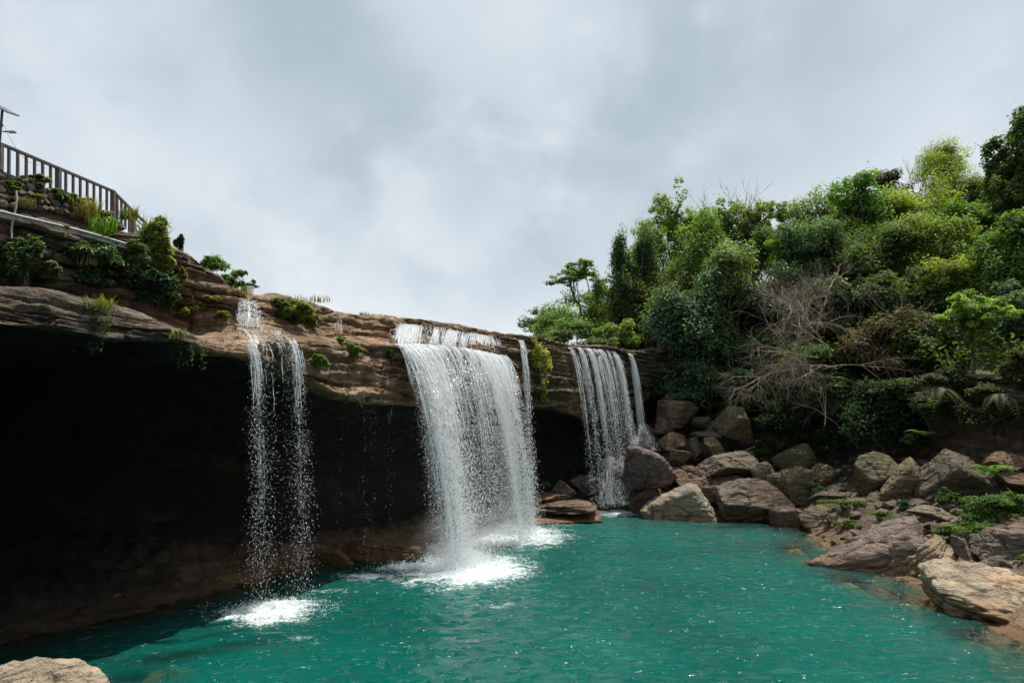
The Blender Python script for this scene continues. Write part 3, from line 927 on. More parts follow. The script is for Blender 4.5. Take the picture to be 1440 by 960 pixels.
# loose stones between the boulders of the far bank
r_ = np.random.default_rng(61)
VV_, FF_, nb_ = [], [], 0
for i in range(620):
    px, py = r_.uniform(905, 1440), r_.uniform(590, 800)
    h_ = hit(px, py)
    if h_ is None or h_.z < -.1 or h_.z > 5.5 or h_.y < 15:
        continue
    V, Fc = boulder_shape(700 + i % 40, 3, (1, .8, .65), r_.uniform(-40, 40), 3, 26, 1.2)
    sz = r_.uniform(.12, .5) * (1.3 if r_.uniform() < .2 else 1) * (1.35 if px < 1130 else 1)
    VV_.append(V * sz + np.array(h_) + np.array([0, 0, sz * .15]))
    FF_.append(Fc + nb_)
    nb_ += len(V)
rub = obj('rubble', make_mesh('rubble', np.concatenate(VV_), np.concatenate(FF_), smooth=True), M_ROCK, None, None, (.17, .13, .09, .12))
rub['kind'] = 'stuff'

# rocks under the water near the left corner: part of the bed
bx, by = np.meshgrid(np.arange(-14, 24, .45), np.arange(4, 66, .45))
fb = np.stack([bx.ravel(), by.ravel(), bx.ravel() * 0], 1)
zb = -5.2 + 0.9 * fbm(fb * 0.16, 4)
for px, py, rx, ry, top, rot in [(238, 924, 2.2, 0.9, -0.22, 0.5), (330, 905, 2.2, 0.8, -0.7, 0.5), (190, 953, 2.0, 0.9, -0.25, 0.2), (120, 925, 1.6, 1.2, -0.9, 0.3), (1285, 842, 3.2, 1.7, -0.25, 1.57), (1195, 815, 3.6, 1.5, -0.2, 1.57), (1118, 768, 5.0, 1.9, -0.2, 1.2), (1375, 895, 2.6, 1.4, -0.2, 1.57), (1040, 738, 4.5, 1.2, -0.4, 0.6)]:
    c = onwater(px, py)
    dx, dy = fb[:, 0] - c.x, fb[:, 1] - c.y
    u = (dx * math.cos(rot) + dy * math.sin(rot)) / rx
    v = (-dx * math.sin(rot) + dy * math.cos(rot)) / ry
    q = np.exp(-(u * u + v * v) ** 1.3)
    zb = np.maximum(zb, zb * (1 - q) + top * q)
zb += 0.14 * fbm(fb * 0.9, 4)
bed_me = make_mesh('pool_bed', np.stack([fb[:, 0], fb[:, 1], zb], 1), grid_faces(*bx.shape), smooth=True)
bed = obj('pool_bed', bed_me, M_BED)
bed['kind'] = 'structure'

# ------------------------------------------------------------------ the pool
wx = np.concatenate([np.arange(-24, -15, .5), np.arange(-15, 26, .14), np.arange(26, 42, .6)])
wy = np.concatenate([np.arange(-16, 13, .5), np.arange(13, 63, .15)])
gx, gy = np.meshgrid(wx, wy)
pw = np.stack([gx.ravel(), gy.ravel(), np.zeros(gx.size)], 1)
a = pw * np.array([0.85, 1.25, 1])
zw = 0.06 * fbm(a * 0.55 + 3, 2) + 0.085 * fbm(a * 1.3, 3) + 0.02 * perlin(a * 4.1)
near = sstep(-np.hypot(pw[:, 0] + 1, pw[:, 1] - 36) , -26, -3)
zw *= 0.85 + 0.5 * near
# depth of water under every vertex
trees_ = [CB, BVHTree.FromPolygons([Vector(v) for v in np.stack([fb[:, 0], fb[:, 1], zb], 1).tolist()], grid_faces(*bx.shape).tolist())]
zsurf = np.full(len(pw), -6.0)


def drop_depth(tree, P2, lo=-6.0):
    out = np.full(len(P2), lo)
    dn = Vector((0, 0, -1))
    rc = tree.ray_cast
    for i, (x, y) in enumerate(P2.tolist()):
        h = rc(Vector((x, y, 0.6)), dn, 7.0)[0]
        if h is not None:
            out[i] = h.z
    return out


# coarse grid of soundings, then bilinear
sx_, sy_ = np.arange(-24, 42, .3), np.arange(-16, 63, .3)
sgx, sgy = np.meshgrid(sx_, sy_)
s2 = np.stack([sgx.ravel(), sgy.ravel()], 1)
zs = np.maximum(drop_depth(trees_[0], s2), drop_depth(trees_[1], s2))
for o in BOULDERS:
    z0 = o.location.z
    me = o.data
    n = len(me.vertices)
    co = np.empty(n * 3)
    me.vertices.foreach_get('co', co)
    co = co.reshape(-1, 3)
    if z0 + co[:, 2].min() > 0.2:
        continue
    c_, s_ = math.cos(o.rotation_euler.z), math.sin(o.rotation_euler.z)
    wxy = np.stack([co[:, 0] * c_ - co[:, 1] * s_ + o.location.x, co[:, 0] * s_ + co[:, 1] * c_ + o.location.y], 1)
    fcs = np.empty(len(me.polygons) * 3, np.int32)
    me.polygons.foreach_get('vertices', fcs)
    tb = BVHTree.FromPolygons(np.concatenate([wxy, co[:, 2:] + z0], 1).tolist(), fcs.reshape(-1, 3).tolist())
    mm = (s2[:, 0] > wxy[:, 0].min() - .1) & (s2[:, 0] < wxy[:, 0].max() + .1) & (s2[:, 1] > wxy[:, 1].min() - .1) & (s2[:, 1] < wxy[:, 1].max() + .1)
    k = np.nonzero(mm)[0]
    zs[k] = np.maximum(zs[k], drop_depth(tb, s2[k]))
ZS = zs.reshape(sgx.shape)


def bil(Z, x, y):
    i = np.clip((x - sx_[0]) / .3, 0, len(sx_) - 1.001)
    j = np.clip((y - sy_[0]) / .3, 0, len(sy_) - 1.001)
    a, b = i.astype(int), j.astype(int)
    f, g = i - a, j - b
    return Z[b, a] * (1 - f) * (1 - g) + Z[b, a + 1] * f * (1 - g) + Z[b + 1, a] * (1 - f) * g + Z[b + 1, a + 1] * f * g


depth = np.maximum(0, -bil(ZS, pw[:, 0], pw[:, 1]))
foam = np.zeros(len(pw))
for px, py, wpx, hpx, amt, rot in [(385, 858, 150, 46, 1.0, 0.0), (330, 864, 60, 22, .9, 0.0), (652, 800, 220, 58, 1.05, 0.0), (715, 752, 190, 42, 1.05, 0.0), (630, 775, 130, 40, .8, 0.0),
                              (515, 810, 110, 14, .85, 0.0), (575, 797, 110, 16, .8, 0.0), (852, 712, 130, 26, 1.25, 0.0), (470, 830, 90, 12, .6, 0.0), (690, 850, 260, 30, .42, 0.0), (420, 895, 120, 10, .5, 0.0), (780, 735, 90, 14, .6, 0.0)]:
    c, e, f_ = onwater(px, py), onwater(px + wpx / 2, py), onwater(px, py + hpx / 2)
    ux, uy = e.x - c.x, e.y - c.y
    l1 = math.hypot(ux, uy)
    l2 = math.hypot(f_.x - c.x, f_.y - c.y)
    dx, dy = pw[:, 0] - c.x, pw[:, 1] - c.y
    u = (dx * ux + dy * uy) / l1 / l1
    v = (-dx * uy + dy * ux) / l1 / l2
    foam = np.maximum(foam, amt * np.exp(-(u * u + v * v) * 0.85))
zw *= 1 - 0.0 * foam
zw += 0.10 * foam * fbm(pw * 1.7 + 20, 3)
pool_me = make_mesh('pool_water', np.stack([pw[:, 0], pw[:, 1], zw], 1), grid_faces(*gx.shape), {'depth': depth, 'foam': foam}, smooth=True)
pool = obj('pool_water', pool_me, M_POOL)
pool['kind'] = 'structure'
# ------------------------------------------------------------------ foliage
UP = np.array([0, 0, 1.0])


def unit(a):
    return a / (np.linalg.norm(a, axis=-1)[..., None] + 1e-9)


def leaf_mesh(name, cen, nrm, length, width, var, r_, droop=0.25):
    """one folded four point leaf at every centre"""
    n = len(cen)
    nrm = unit(nrm)
    t = unit(np.cross(nrm, r_.normal(size=(n, 3))))
    t = unit(t - UP * droop)
    s = unit(np.cross(nrm, t))
    nn = np.cross(t, s)
    length = np.broadcast_to(length, (n,))[:, None]
    width = np.broadcast_to(width, (n,))[:, None]
    a = cen - t * length * 0.5
    b = cen + s * width * 0.5 + nn * width * 0.18
    c = cen + t * length * 0.5
    d = cen - s * width * 0.5 + nn * width * 0.18
    V = np.stack([a, b, c, d], 1).reshape(-1, 3)
    i = np.arange(n) * 4
    tri = np.concatenate([np.stack([i, i + 1, i + 2], 1), np.stack([i, i + 2, i + 3], 1)])
    return make_mesh(name, V, tri, {'var': np.repeat(var, 4)})


def crown_points(r_, rx, ry, rz, clumps, per, fill=0.55, flat=0.6, lump=0.35, hang=0.0, csize=0.28):
    """leaf centres, normals and tone, gathered in clumps through an uneven crown; centred on 0"""
    d = unit(r_.normal(size=(clumps * 3, 3)))
    d = d[d[:, 2] > r_.uniform(-1.0, 0.3, len(d))][:clumps]
    k = len(d)
    lum = 1 + lump * fbm(d * 1.6 + r_.uniform(0, 90), 3)
    rad = (1 - fill * r_.uniform(0, 1, k) ** 1.6) * lum
    # the crown is a bunch of lobes carried by separate limbs
    nl = max(4, min(13, clumps // 18))
    lc = unit(r_.normal(size=(nl, 3))) * r_.uniform(.42, .76, (nl, 1))
    lc[0] *= .2
    lr = r_.uniform(.22, .44, nl)
    lr[0] = .5
    which = r_.choice(nl, k, p=lr ** 2 / (lr ** 2).sum())
    cc_ = lc[which] + d * (rad * lr[which])[:, None]
    csz = csize * .5 * r_.uniform(0.5, 1.4, k)
    npl = np.maximum(6, (per * (csz / (csize * .6)) ** 2).astype(int))
    idx = np.repeat(np.arange(k), npl)
    n = len(idx)
    q = unit(r_.normal(size=(n, 3))) * (r_.uniform(0.25, 1, n) ** 0.5)[:, None]
    q[:, 2] = q[:, 2] * flat + 0.12 * np.abs(q[:, 2])
    stray = np.where(r_.uniform(0, 1, n) < .06, 1.7, 1.0)
    pos = cc_[idx] + q * (csz[idx] * stray)[:, None]
    if hang:
        pos[:, 2] -= hang * r_.uniform(0, 1, n) ** 2 * r_.uniform(0, 1, k)[idx]
    nrm = unit(1.1 * q + 0.4 * d[idx] + UP * 1.05 + 0.42 * r_.normal(size=(n, 3)))
    var = np.clip(0.02 + 0.62 * r_.uniform(0, 1, k)[idx] + 0.36 * r_.uniform(0, 1, n), 0, 1)
    return pos * np.array([rx, ry, rz]), nrm, var, cc_ * np.array([rx, ry, rz])


def bent(r_, a, b, n=7, wob=0.06):
    a, b = np.asarray(a, float), np.asarray(b, float)
    t = np.linspace(0, 1, n)[:, None]
    ln = np.linalg.norm(b - a)
    off = np.cumsum(r_.normal(size=(n, 3)), 0) * ln * wob / n ** .5
    off = off - t * off[-1]
    off -= off[0] * (1 - t)
    return a + (b - a) * t + off


def trunk_mesh(name, r_, base, top, tips, r0, limbs=9):
    """tapered stem from base to inside the crown, with limbs out to some clumps"""
    stem = bent(r_, base, top, 10, 0.10)
    paths = [(stem, np.linspace(r0, r0 * 0.28, len(stem)) * np.concatenate([[1.35], np.ones(len(stem) - 1)]))]
    if len(tips):
        for j in r_.choice(len(tips), min(limbs, len(tips)), replace=False):
            f = r_.uniform(0.4, 0.95)
            s0 = stem[int(f * (len(stem) - 1))]
            lb = bent(r_, s0, tips[j], 6, 0.12)
            lb[:, 2] += 0.12 * np.linalg.norm(tips[j] - s0) * np.sin(np.linspace(0, np.pi, 6))
            paths.append((lb, np.linspace(r0 * 0.42 * (1.1 - f * .5), r0 * 0.08, 6)))
            for _ in range(2):
                m = lb[r_.integers(2, 5)]
                e = tips[j] + r_.normal(size=3) * np.linalg.norm(tips[j] - s0) * 0.12
                paths.append((bent(r_, m, e, 4, 0.1), np.linspace(r0 * .16, r0 * .05, 4)))
    V, Q_ = tubes(paths, 6)
    return make_mesh(name, V, Q_, smooth=True)


DK = (0.086, 0.134, 0.048)
DB = (0.074, 0.128, 0.070)
MD = (0.125, 0.195, 0.055)
OL = (0.165, 0.215, 0.062)
BR = (0.170, 0.270, 0.034)
YG = (0.200, 0.245, 0.056)
PA = (0.165, 0.215, 0.095)
BK = (0.085, 0.068, 0.052)


def tree(px, py, w, h, Y, col, label, seed, name='tree', dens=1.0, leaf=0.40, hang=0.0, fill=0.7, lump=0.35, csize=0.36, flat=0.7, clumps=None,
         group='trees on the slope right of the falls', depth=0.85, limbs=9, shiny=False, trunk=None, cat='tree', bark=BK, wr=0.46, base=None, drop=0.0):
    r_ = np.random.default_rng(seed)
    c = at(px, py, Y)
    k = Y * S / F
    w, h = w * 1.32, h * 1.36
    rx, rz = w * k / 2, h * k / 2
    ry = rx * depth
    area = w * h
    if clumps is None:
        clumps = int(50 + area / 85)
    total = 1.5 * dens * (900 + area * 0.62) * (0.34 / leaf) ** 1.5
    pos, nrm, var, tips = crown_points(r_, rx, ry, rz, clumps, max(8, total / clumps), fill, flat, lump, hang, csize)
    if base is None:
        bz = G(c.x, c.y)[0] - 0.3
        b = Vector((c.x + r_.normal() * rx * 0.12, c.y + r_.normal() * rx * 0.1, min(bz, c.z - rz * 0.8) - drop))
    else:
        b = at(*base)
    root = empty(name, b, label, cat, group)
    off = np.array(c - b)
    cr = obj('crown', leaf_mesh('crown', pos + off, nrm, leaf * r_.uniform(0.7, 1.25, len(pos)), leaf * wr * r_.uniform(0.8, 1.2, len(pos)), var, r_),
             M_LEAF_SHINY if shiny else M_LEAF, root, None, col)
    top = off + np.array([0, 0, rz * 0.35])
    r0 = trunk or max(0.10, (off[2] + rz) * 0.022)
    obj('trunk', trunk_mesh('trunk', r_, (0, 0, -0.4), top, tips + off, r0, limbs), M_BARK, root, None, bark)
    return root


def bare_paths(r_, p, d, length, rad, level, out_, spread=0.65, up=0.08, kids=(3, 5), twig=5, wob=0.22):
    n = 6
    pts = [np.array(p, float)]
    dd = np.array(d, float)
    for i in range(n - 1):
        dd = dd + r_.normal(size=3) * wob * 0.6 + UP * up
        dd /= np.linalg.norm(dd)
        pts.append(pts[-1] + dd * length / (n - 1))
    pts = np.array(pts)
    out_.append((pts, np.linspace(rad, rad * 0.45, n)))
    if level <= 0:
        return
    for _ in range(r_.integers(*kids)):
        i = r_.integers(2, n)
        nd = unit(dd + r_.normal(size=3) * spread)
        bare_paths(r_, pts[i], nd, length * r_.uniform(.5, .8), rad * r_.uniform(.42, .6), level - 1, out_, spread, up, kids, twig, wob)


def bare_tree(base, dirs, length, rad, levels, label, seed, col, name='bare_tree', group='leafless trees on the slope', **kw):
    r_ = np.random.default_rng(seed)
    root = empty(name, base, label, 'bare tree', group)
    thick, thin = [], []
    for p, d in dirs:
        paths = []
        bare_paths(r_, p, unit(np.array(d, float)), length * r_.uniform(.8, 1.15), rad, levels, paths, **kw)
        for q in paths:
            (thick if q[1][0] > rad * 0.3 else thin).append(q)
    V, Q_ = tubes(thick, 6)
    obj('trunk', make_mesh('trunk', V, Q_, smooth=True), M_BARK, root, None, col)
    V, Q_ = tubes(thin, 3)
    tw = obj('twigs', make_mesh('twigs', V, Q_), M_BARK, root, None, tuple(x * 0.8 for x in col))
    tw['kind'] = 'stuff'
    return root


def shrub(px, py, w, h, col, label, seed, Y=None, leaf=0.17, dens=1.0, name='shrub', cat='shrub', group='shrubs on the cliff', push=0.25, shiny=False, hang=0.15,
          droop=0.3, wr=0.5, flat=0.75, fill=0.7, csize=0.36, depth=0.6):
    r_ = np.random.default_rng(seed)
    c = at(px, py, Y) if Y else hit(px, py, push)
    if c is None:
        c = at(px, py, 20)
    k = (c.y) / F
    rx, rz = w * k / 2, h * k / 2
    gr = 1.5 if (w >= 50 and group == 'shrubs on the left cliff') else 1.2
    w, h = w * gr, h * gr
    clumps = int(14 + w * h / 110)
    total = dens * (260 + w * h * 0.75) * (0.17 / leaf) ** 1.2
    pos, nrm, var, tips = crown_points(r_, rx, rx * depth, rz, clumps, max(8, total / clumps), fill, flat, 0.4, hang, csize)
    b = c + Vector((0, 0.25, -rz * 0.9))
    root = empty(name, b, label, cat, group)
    off = np.array(c - b)
    obj('foliage', leaf_mesh('foliage', pos + off, nrm, leaf * r_.uniform(.65, 1.3, len(pos)), leaf * wr * r_.uniform(.8, 1.2, len(pos)), var, r_, droop),
        M_LEAF_SHINY if shiny else M_LEAF, root, None, col)
    paths = []
    for j in r_.choice(len(tips), min(9, len(tips)), replace=False):
        paths.append((bent(r_, np.array([0, 0.1, 0]) + r_.normal(size=3) * .06, tips[j] + off, 6, .12), np.linspace(.022, .006, 6)))
    V, Q_ = tubes(paths, 4)
    obj('stem', make_mesh('stem', V, Q_), M_BARK, root, None, (.07, .055, .035))
    return root


def blades(px, py, w, h, col, label, seed, Y=None, n=160, name='grass_tuft', cat='grass tuft', group='grass tufts on the cliff', push=0.05, arch=0.6, width=0.035, hangdown=False):
    """a tuft of arching grass blades"""
    r_ = np.random.default_rng(seed)
    c = at(px, py + h * 0.35, Y) if Y else hit(px, py + h * 0.3, push)
    if c is None:
        c = at(px, py, 20)
    k = c.y / F
    W_, H_ = w * k, h * k
    root = empty(name, c, label, cat, group)
    V, Q_, var = [], [], []
    m = 5
    t = np.linspace(0, 1, m)
    for i in range(n):
        b = np.array([r_.uniform(-.42, .42) * W_, r_.normal() * 0.10 * W_, r_.uniform(-.06, .06) * H_])
        az = r_.uniform(0, 2 * np.pi)
        ln = H_ * r_.uniform(.55, 1.05)
        lean = r_.uniform(.15, 1) * arch
        sg = -1 if hangdown else 1
        hx = np.array([math.cos(az), math.sin(az) * .7, 0])
        p = b + hx * (lean * ln * t ** 1.6)[:, None] + UP * (sg * ln * (t - 0.45 * lean * t ** 2.6))[:, None]
        s = np.array([-math.sin(az), math.cos(az), 0]) * width * .5
        ww = (1 - t ** 2)[:, None] + 0.05
        s0 = len(V) * 1
        V.extend((p - s * ww).tolist())
        V.extend((p + s * ww).tolist())
        base = i * 2 * m
        for j in range(m - 1):
            Q_.append([base + j, base + j + 1, base + m + j + 1, base + m + j])
        var.extend([r_.uniform(.1, .95)] * (2 * m))
    obj('blade', make_mesh('blade', V, np.array(Q_), {'var': var}), M_LEAF, root, None, col)['kind'] = 'stuff'
    return root


def fern(px, py, w, h, col, label, seed, Y=None, fronds=9, name='fern', cat='fern', group='ferns under the bank', push=0.1, droop=0.7, leaflets=13):
    """arching fronds, each a midrib with paired leaflets"""
    r_ = np.random.default_rng(seed)
    c = at(px, py, Y) if Y else hit(px, py, push)
    if c is None:
        c = at(px, py, 30)
    k = c.y / F
    ln0 = max(w, h) * k * 0.62
    root = empty(name, c, label, cat, group)
    for i in range(fronds):
        az = i / fronds * 2 * np.pi + r_.uniform(-.3, .3)
        ln = ln0 * r_.uniform(.75, 1.1)
        t = np.linspace(0, 1, 10)
        hx = np.array([math.cos(az), math.sin(az), 0])
        el = r_.uniform(.35, .9)
        p = hx * (ln * .85 * t)[:, None] + UP * (ln * (el * t - droop * t ** 2))[:, None]
        V, Q_ = tubes([(p, np.linspace(.014, .004, 10))], 3)
        V = V.tolist()
        faces4 = Q_[0].tolist()
        side = np.array([-math.sin(az), math.cos(az), 0])
        tri = []
        for j in range(leaflets):
            f = 0.12 + 0.86 * j / leaflets
            q = np.array([np.interp(f, t, p[:, a_]) for a_ in range(3)])
            fw = np.array([np.interp(min(1, f + .1), t, p[:, a_]) for a_ in range(3)]) - q
            fw = unit(fw)
            L_ = ln * .30 * math.sin(math.pi * (0.18 + 0.8 * f)) ** .8
            for sg in (-1, 1):
                d_ = unit(side * sg + fw * .45 - UP * .15)
                b0 = len(V)
                V += [q.tolist(), (q + d_ * L_ * .45 + fw * L_ * .15).tolist(), (q + d_ * L_).tolist(), (q + d_ * L_ * .45 - fw * L_ * .12).tolist()]
                tri.append([b0, b0 + 1, b0 + 2, b0 + 3])
        me = make_mesh('frond', V, np.array(faces4 + tri), {'var': np.full(len(V), r_.uniform(.25, .8))})
        obj('frond', me, M_LEAF, root, None, col)
    return root
# ------------------------------------------------------------------ trees on the right
FAR = 'trees behind the rim of the falls'
TR = [
    (757, 462, 56, 42, 62, DB, 'small hazy tree at the far left end of the wood', 101, dict(group=FAR, lump=.6)),
    (792, 446, 84, 74, 58, MD, 'rounded mid green tree behind the rim, left of the umbrella shaped one', 102, dict(group=FAR)),
    (800, 388, 50, 34, 52, OL, 'slim umbrella shaped tree with a forked bare trunk against the sky', 103, dict(group=FAR, base=(833, 470, 52), dens=.9, fill=.2, limbs=14, flat=.4, trunk=.16, name='umbrella_tree')),
    (843, 442, 62, 84, 51, OL, 'light olive tree behind the trunk of the umbrella shaped tree', 105, dict(group=FAR)),
    (812, 468, 90, 44, 47, MD, 'low bushy tree just behind the rim over the right hand waterfall', 106, dict(group=FAR)),
    (872, 474, 70, 40, 45, OL, 'low olive bush at the foot of the hanging trees', 107, dict(group=FAR)),
    (866, 408, 56, 140, 47, DK, 'narrow tree hung with trailing leaves, the left of a pair', 108, dict(hang=.45, fill=.8, csize=.3, lump=.5, dens=1.25, leaf=.3)),
    (906, 404, 58, 150, 48, DB, 'narrow tree hung with trailing leaves, the right of a pair', 109, dict(hang=.45, fill=.8, csize=.3, lump=.5, dens=1.2, leaf=.3)),
    (913, 350, 66, 70, 50, OL, 'open crowned olive tree above the hanging pair', 110, dict(lump=.6, dens=.8)),
    (957, 312, 82, 112, 52, OL, 'tall open crowned tree on the skyline with sky showing through', 111, dict(lump=.6, dens=.72, fill=.7, csize=.2)),
    (1008, 332, 70, 92, 51, OL, 'open tree below the bare skyline branches', 112, dict(lump=.5, dens=.75, csize=.2)),
    (1066, 305, 74, 82, 51, OL, 'rounded skyline tree right of the bare skyline branches', 113, dict(lump=.45, dens=.85, csize=.22)),
    (985, 385, 108, 134, 46.5, MD, 'broad leafy tree in the middle of the left wood', 114, dict(lump=.45)),
    (922, 440, 78, 124, 46, (.10, .105, .036), 'dull olive tree between the hanging pair and the dark bluish one', 115, dict(fill=.8)),
    (985, 480, 118, 164, 43.4, DB, 'large dark bluish tree leaning over the boulder pile', 116, dict(fill=.7, shiny=True, dens=1.2, drop=1)),
    (1037, 406, 88, 96, 43.5, PA, 'pale crowned tree in front of the broad leafy one', 117, dict(shiny=True)),
    (1086, 352, 70, 62, 48, DK, 'dark rounded tree below the gap in the skyline', 118, {}),
    (1103, 362, 60, 54, 45.6, BR, 'bright yellow green tree lit up among dark ones', 119, dict(dens=1.1)),
    (1150, 312, 74, 96, 52, PA, 'pale grey green skyline tree left of the glossy bright one', 120, dict(lump=.5, dens=.85)),
    (1207, 292, 92, 78, 46.5, (.12, .215, .055), 'glossy bright green tree with big leaves on the skyline', 121, dict(leaf=.5, shiny=True, lump=.5, dens=1.0)),
    (1150, 366, 106, 94, 43.6, DB, 'bluish tree with shiny leaves below the glossy bright one', 122, dict(shiny=True, leaf=.4)),
    (1113, 416, 114, 76, 42.0, (.058, .095, .05), 'dark shiny tree just above the big dead tree', 123, dict(shiny=True, leaf=.4)),
    (1248, 268, 56, 44, 56, (.06, .055, .032), 'brownish tree on the skyline beside the small bare one', 124, dict(lump=.6, dens=.8)),
    (1340, 262, 104, 92, 53, YG, 'smooth yellow green tree on the skyline below the tall dark one', 125, dict(lump=.2, leaf=.26, dens=1.3)),
    (1275, 312, 122, 86, 48.5, YG, 'yellowish spreading tree under the small bare skyline tree', 126, dict(lump=.3)),
    (1436, 246, 112, 186, 40.5, (.07, .105, .034), 'tallest dark tree at the right edge against the sky', 127, dict(lump=.5, dens=1.15, csize=.2)),
    (1236, 372, 116, 104, 42.6, (.09, .13, .044), 'mid green tree in the centre of the slope', 128, {}),
    (1312, 350, 112, 104, 42.8, OL, 'olive tree between the yellow ones and the bright round bush', 129, {}),
    (1352, 392, 94, 84, 38.6, (.16, .19, .04), 'yellow green tree just above the bright round bush', 130, {}),
    (1428, 372, 96, 116, 36.8, (.10, .16, .045), 'leafy tree at the right edge under the tallest dark one', 131, {}),
    (1428, 455, 80, 104, 34.6, DB, 'dark tree at the right edge behind the bright round bush', 133, dict(shiny=True)),
    (1272, 436, 112, 90, 39.6, (.06, .09, .036), 'dark tree left of the bright round bush', 134, {}),
    (1196, 424, 68, 78, 40.0, (.10, .14, .09), 'tree with silvery leaves beside the top of the dead tree', 135, dict(leaf=.46, shiny=True)),
    (1258, 486, 118, 90, 37.4, (.10, .085, .05), 'brownish tangled tree below the dark one', 136, dict(lump=.6, dens=.75, limbs=22)),
    (1065, 512, 120, 96, 42.4, DK, 'dark tree in shade behind the dead branches', 137, {}),
    (1000, 540, 110, 62, 42.6, DB, 'low dark tree over the top of the boulder pile', 138, dict(drop=1)),
    (1170, 520, 120, 90, 39.4, DK, 'dark tree in shade under the dead tree', 139, {}),
    (1360, 330, 90, 80, 46, MD, 'mid green tree behind the olive ones', 140, {}),
    (1195, 345, 70, 70, 47, OL, 'olive tree under the glossy bright one', 141, {}),
    (1300, 480, 90, 60, 36.6, DK, 'low dark tree in the hollow left under the bright round bush', 142, {}),
    (776, 478, 70, 26, 44.5, (.10, .14, .045), 'low scrub on the rim left of the right hand waterfall', 175, dict(group=FAR)),
    (846, 480, 60, 22, 44.5, (.12, .15, .05), 'low scrub on the rim right above the right hand waterfall', 176, dict(group=FAR)),
    # seed 161 on: the closed canopy between the ones above
    (945, 405, 110, 110, 50, (.085, .12, .04), 'mid green tree filling the gap behind the open skyline trees', 161, {}),
    (1052, 372, 110, 90, 52.5, (.11, .14, .05), 'soft olive tree behind the dark rounded one under the skyline gap', 162, {}),
    (1128, 365, 100, 80, 50.5, (.09, .125, .045), 'mid green tree behind the bright yellow green one', 163, {}),
    (1186, 332, 100, 96, 50.5, (.12, .15, .05), 'pale olive tree behind the glossy bright one', 164, {}),
    (1246, 326, 110, 90, 51.5, (.13, .16, .045), 'yellowish tree just under the brownish skyline tree', 165, {}),
    (1390, 300, 110, 120, 47, (.08, .115, .036), 'green tree behind the lower left side of the tallest dark one', 166, {}),
    (1325, 300, 110, 90, 50, (.15, .18, .045), 'yellow olive tree below the smooth skyline one', 167, {}),
    (1015, 452, 110, 110, 45.4, (.07, .105, .04), 'deep green tree behind the pale crowned one', 168, {}),
    (1085, 452, 110, 110, 44.4, (.075, .105, .042), 'deep green tree behind the top left of the dead tree', 169, {}),
    (868, 456, 60, 56, 49.5, (.10, .13, .045), 'light green tree between the trunks of the hanging pair', 170, dict(group=FAR)),
    (1180, 470, 100, 90, 42, (.065, .09, .04), 'dark green tree right behind the dead tree', 171, {}),
    (1320, 420, 90, 80, 41, (.085, .12, .04), 'green tree directly above the bright round bush on its left', 172, {}),
    (770, 452, 50, 40, 64, (.09, .13, .06), 'hazy green tree next to the small one at the far left end', 173, dict(group=FAR)),
]
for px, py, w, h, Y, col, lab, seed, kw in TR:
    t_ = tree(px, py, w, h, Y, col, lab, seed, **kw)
    if kw.get('name') == 'umbrella_tree':
        # the second, right lobe of its crown
        r_ = np.random.default_rng(104)
        c = at(824, 388, 52)
        k = 52 * S / F
        pos, nrm, var, tips = crown_points(r_, 26 * k, 22 * k, 24 * k, 60, 40, .5, .5, .5)
        off = np.array(c - t_.location)
        obj('crown', leaf_mesh('crown', pos + off, nrm, .32, .15, var, r_), M_LEAF, t_, None, OL)
        V, Q_ = tubes([(bent(r_, np.array([0, 0, 2.4]), off, 7, .08), np.linspace(.11, .04, 7))], 6)
        obj('branch', make_mesh('branch', V, Q_, smooth=True), M_BARK, t_, None, BK)

tree(1368, 452, 98, 74, 32.6, (.21, .30, .07), 'bright green rounded bush standing out in the sun on the bank', 132, name='round_bush', cat='bush', dens=1.5, leaf=.32, lump=.25, shiny=True,
     group='trees on the slope right of the falls', csize=.22)

# leafless trees
b = at(1150, 592, 37.4)
k = 39.0 * S / F
dirs = []
for dx, dy, dz, x0, z0 in [(-1, -.25, .12, 30, 70), (-1, -.3, .45, 20, 100), (-.9, -.2, .8, 10, 110), (-.5, -.2, 1, 0, 120), (.3, -.3, 1, 5, 120), (-1, -.4, -.18, 15, 75), (.9, -.3, .35, 10, 70), (-.8, -.5, .25, 5, 85), (.8, -.3, .0, 15, 60), (-.3, -.6, .6, -20, 90), (-.95, -.2, .0, -25, 70)]:
    dirs.append((np.array([x0 * k, 0, z0 * k]), (dx, dy, dz)))
dirs.append((np.array([.4, 0, -1.0]), (.05, 0, 1)))
bare_tree(b, dirs, 3.9, .07, 3, 'big dead grey tree with a fan of bare twigs over the boulders', 151, (.36, .285, .215), kids=(5, 8), spread=.55, up=-.03)
b = at(1262, 520, 36.6)
bare_tree(b, [(np.array([0, 0, 0]), (-.6, -.1, .6)), (np.array([0, 0, .5]), (.4, -.1, .9)), (np.array([0, 0, .2]), (-.1, -.2, 1))], 4.2, .07, 3, 'smaller leafless tree with dark tangled twigs right of the dead one', 154, (.14, .10, .07), spread=.7)
b = at(1022, 372, 53)
bare_tree(b, [(np.array([0, 0, 0]), (.05, 0, 1)), (np.array([0, 0, 2.5]), (-.3, 0, 1)), (np.array([0, 0, 3.0]), (.4, 0, 1)), (np.array([0, 0, 3.6]), (.7, 0, .8))], 4.2, .08, 3, 'leafless grey tree sticking up from the skyline above the left wood', 152, (.24, .21, .18), spread=.42, up=.06)
b = at(1291, 292, 56)
bare_tree(b, [(np.array([0, 0, 0]), (0, 0, 1)), (np.array([0, 0, 1.2]), (-.4, 0, 1)), (np.array([0, 0, 1.2]), (.5, 0, 1))], 2.6, .07, 3, 'small leafless tree on the skyline between brown and yellow ones', 153, (.2, .18, .16), spread=.5, up=.05)

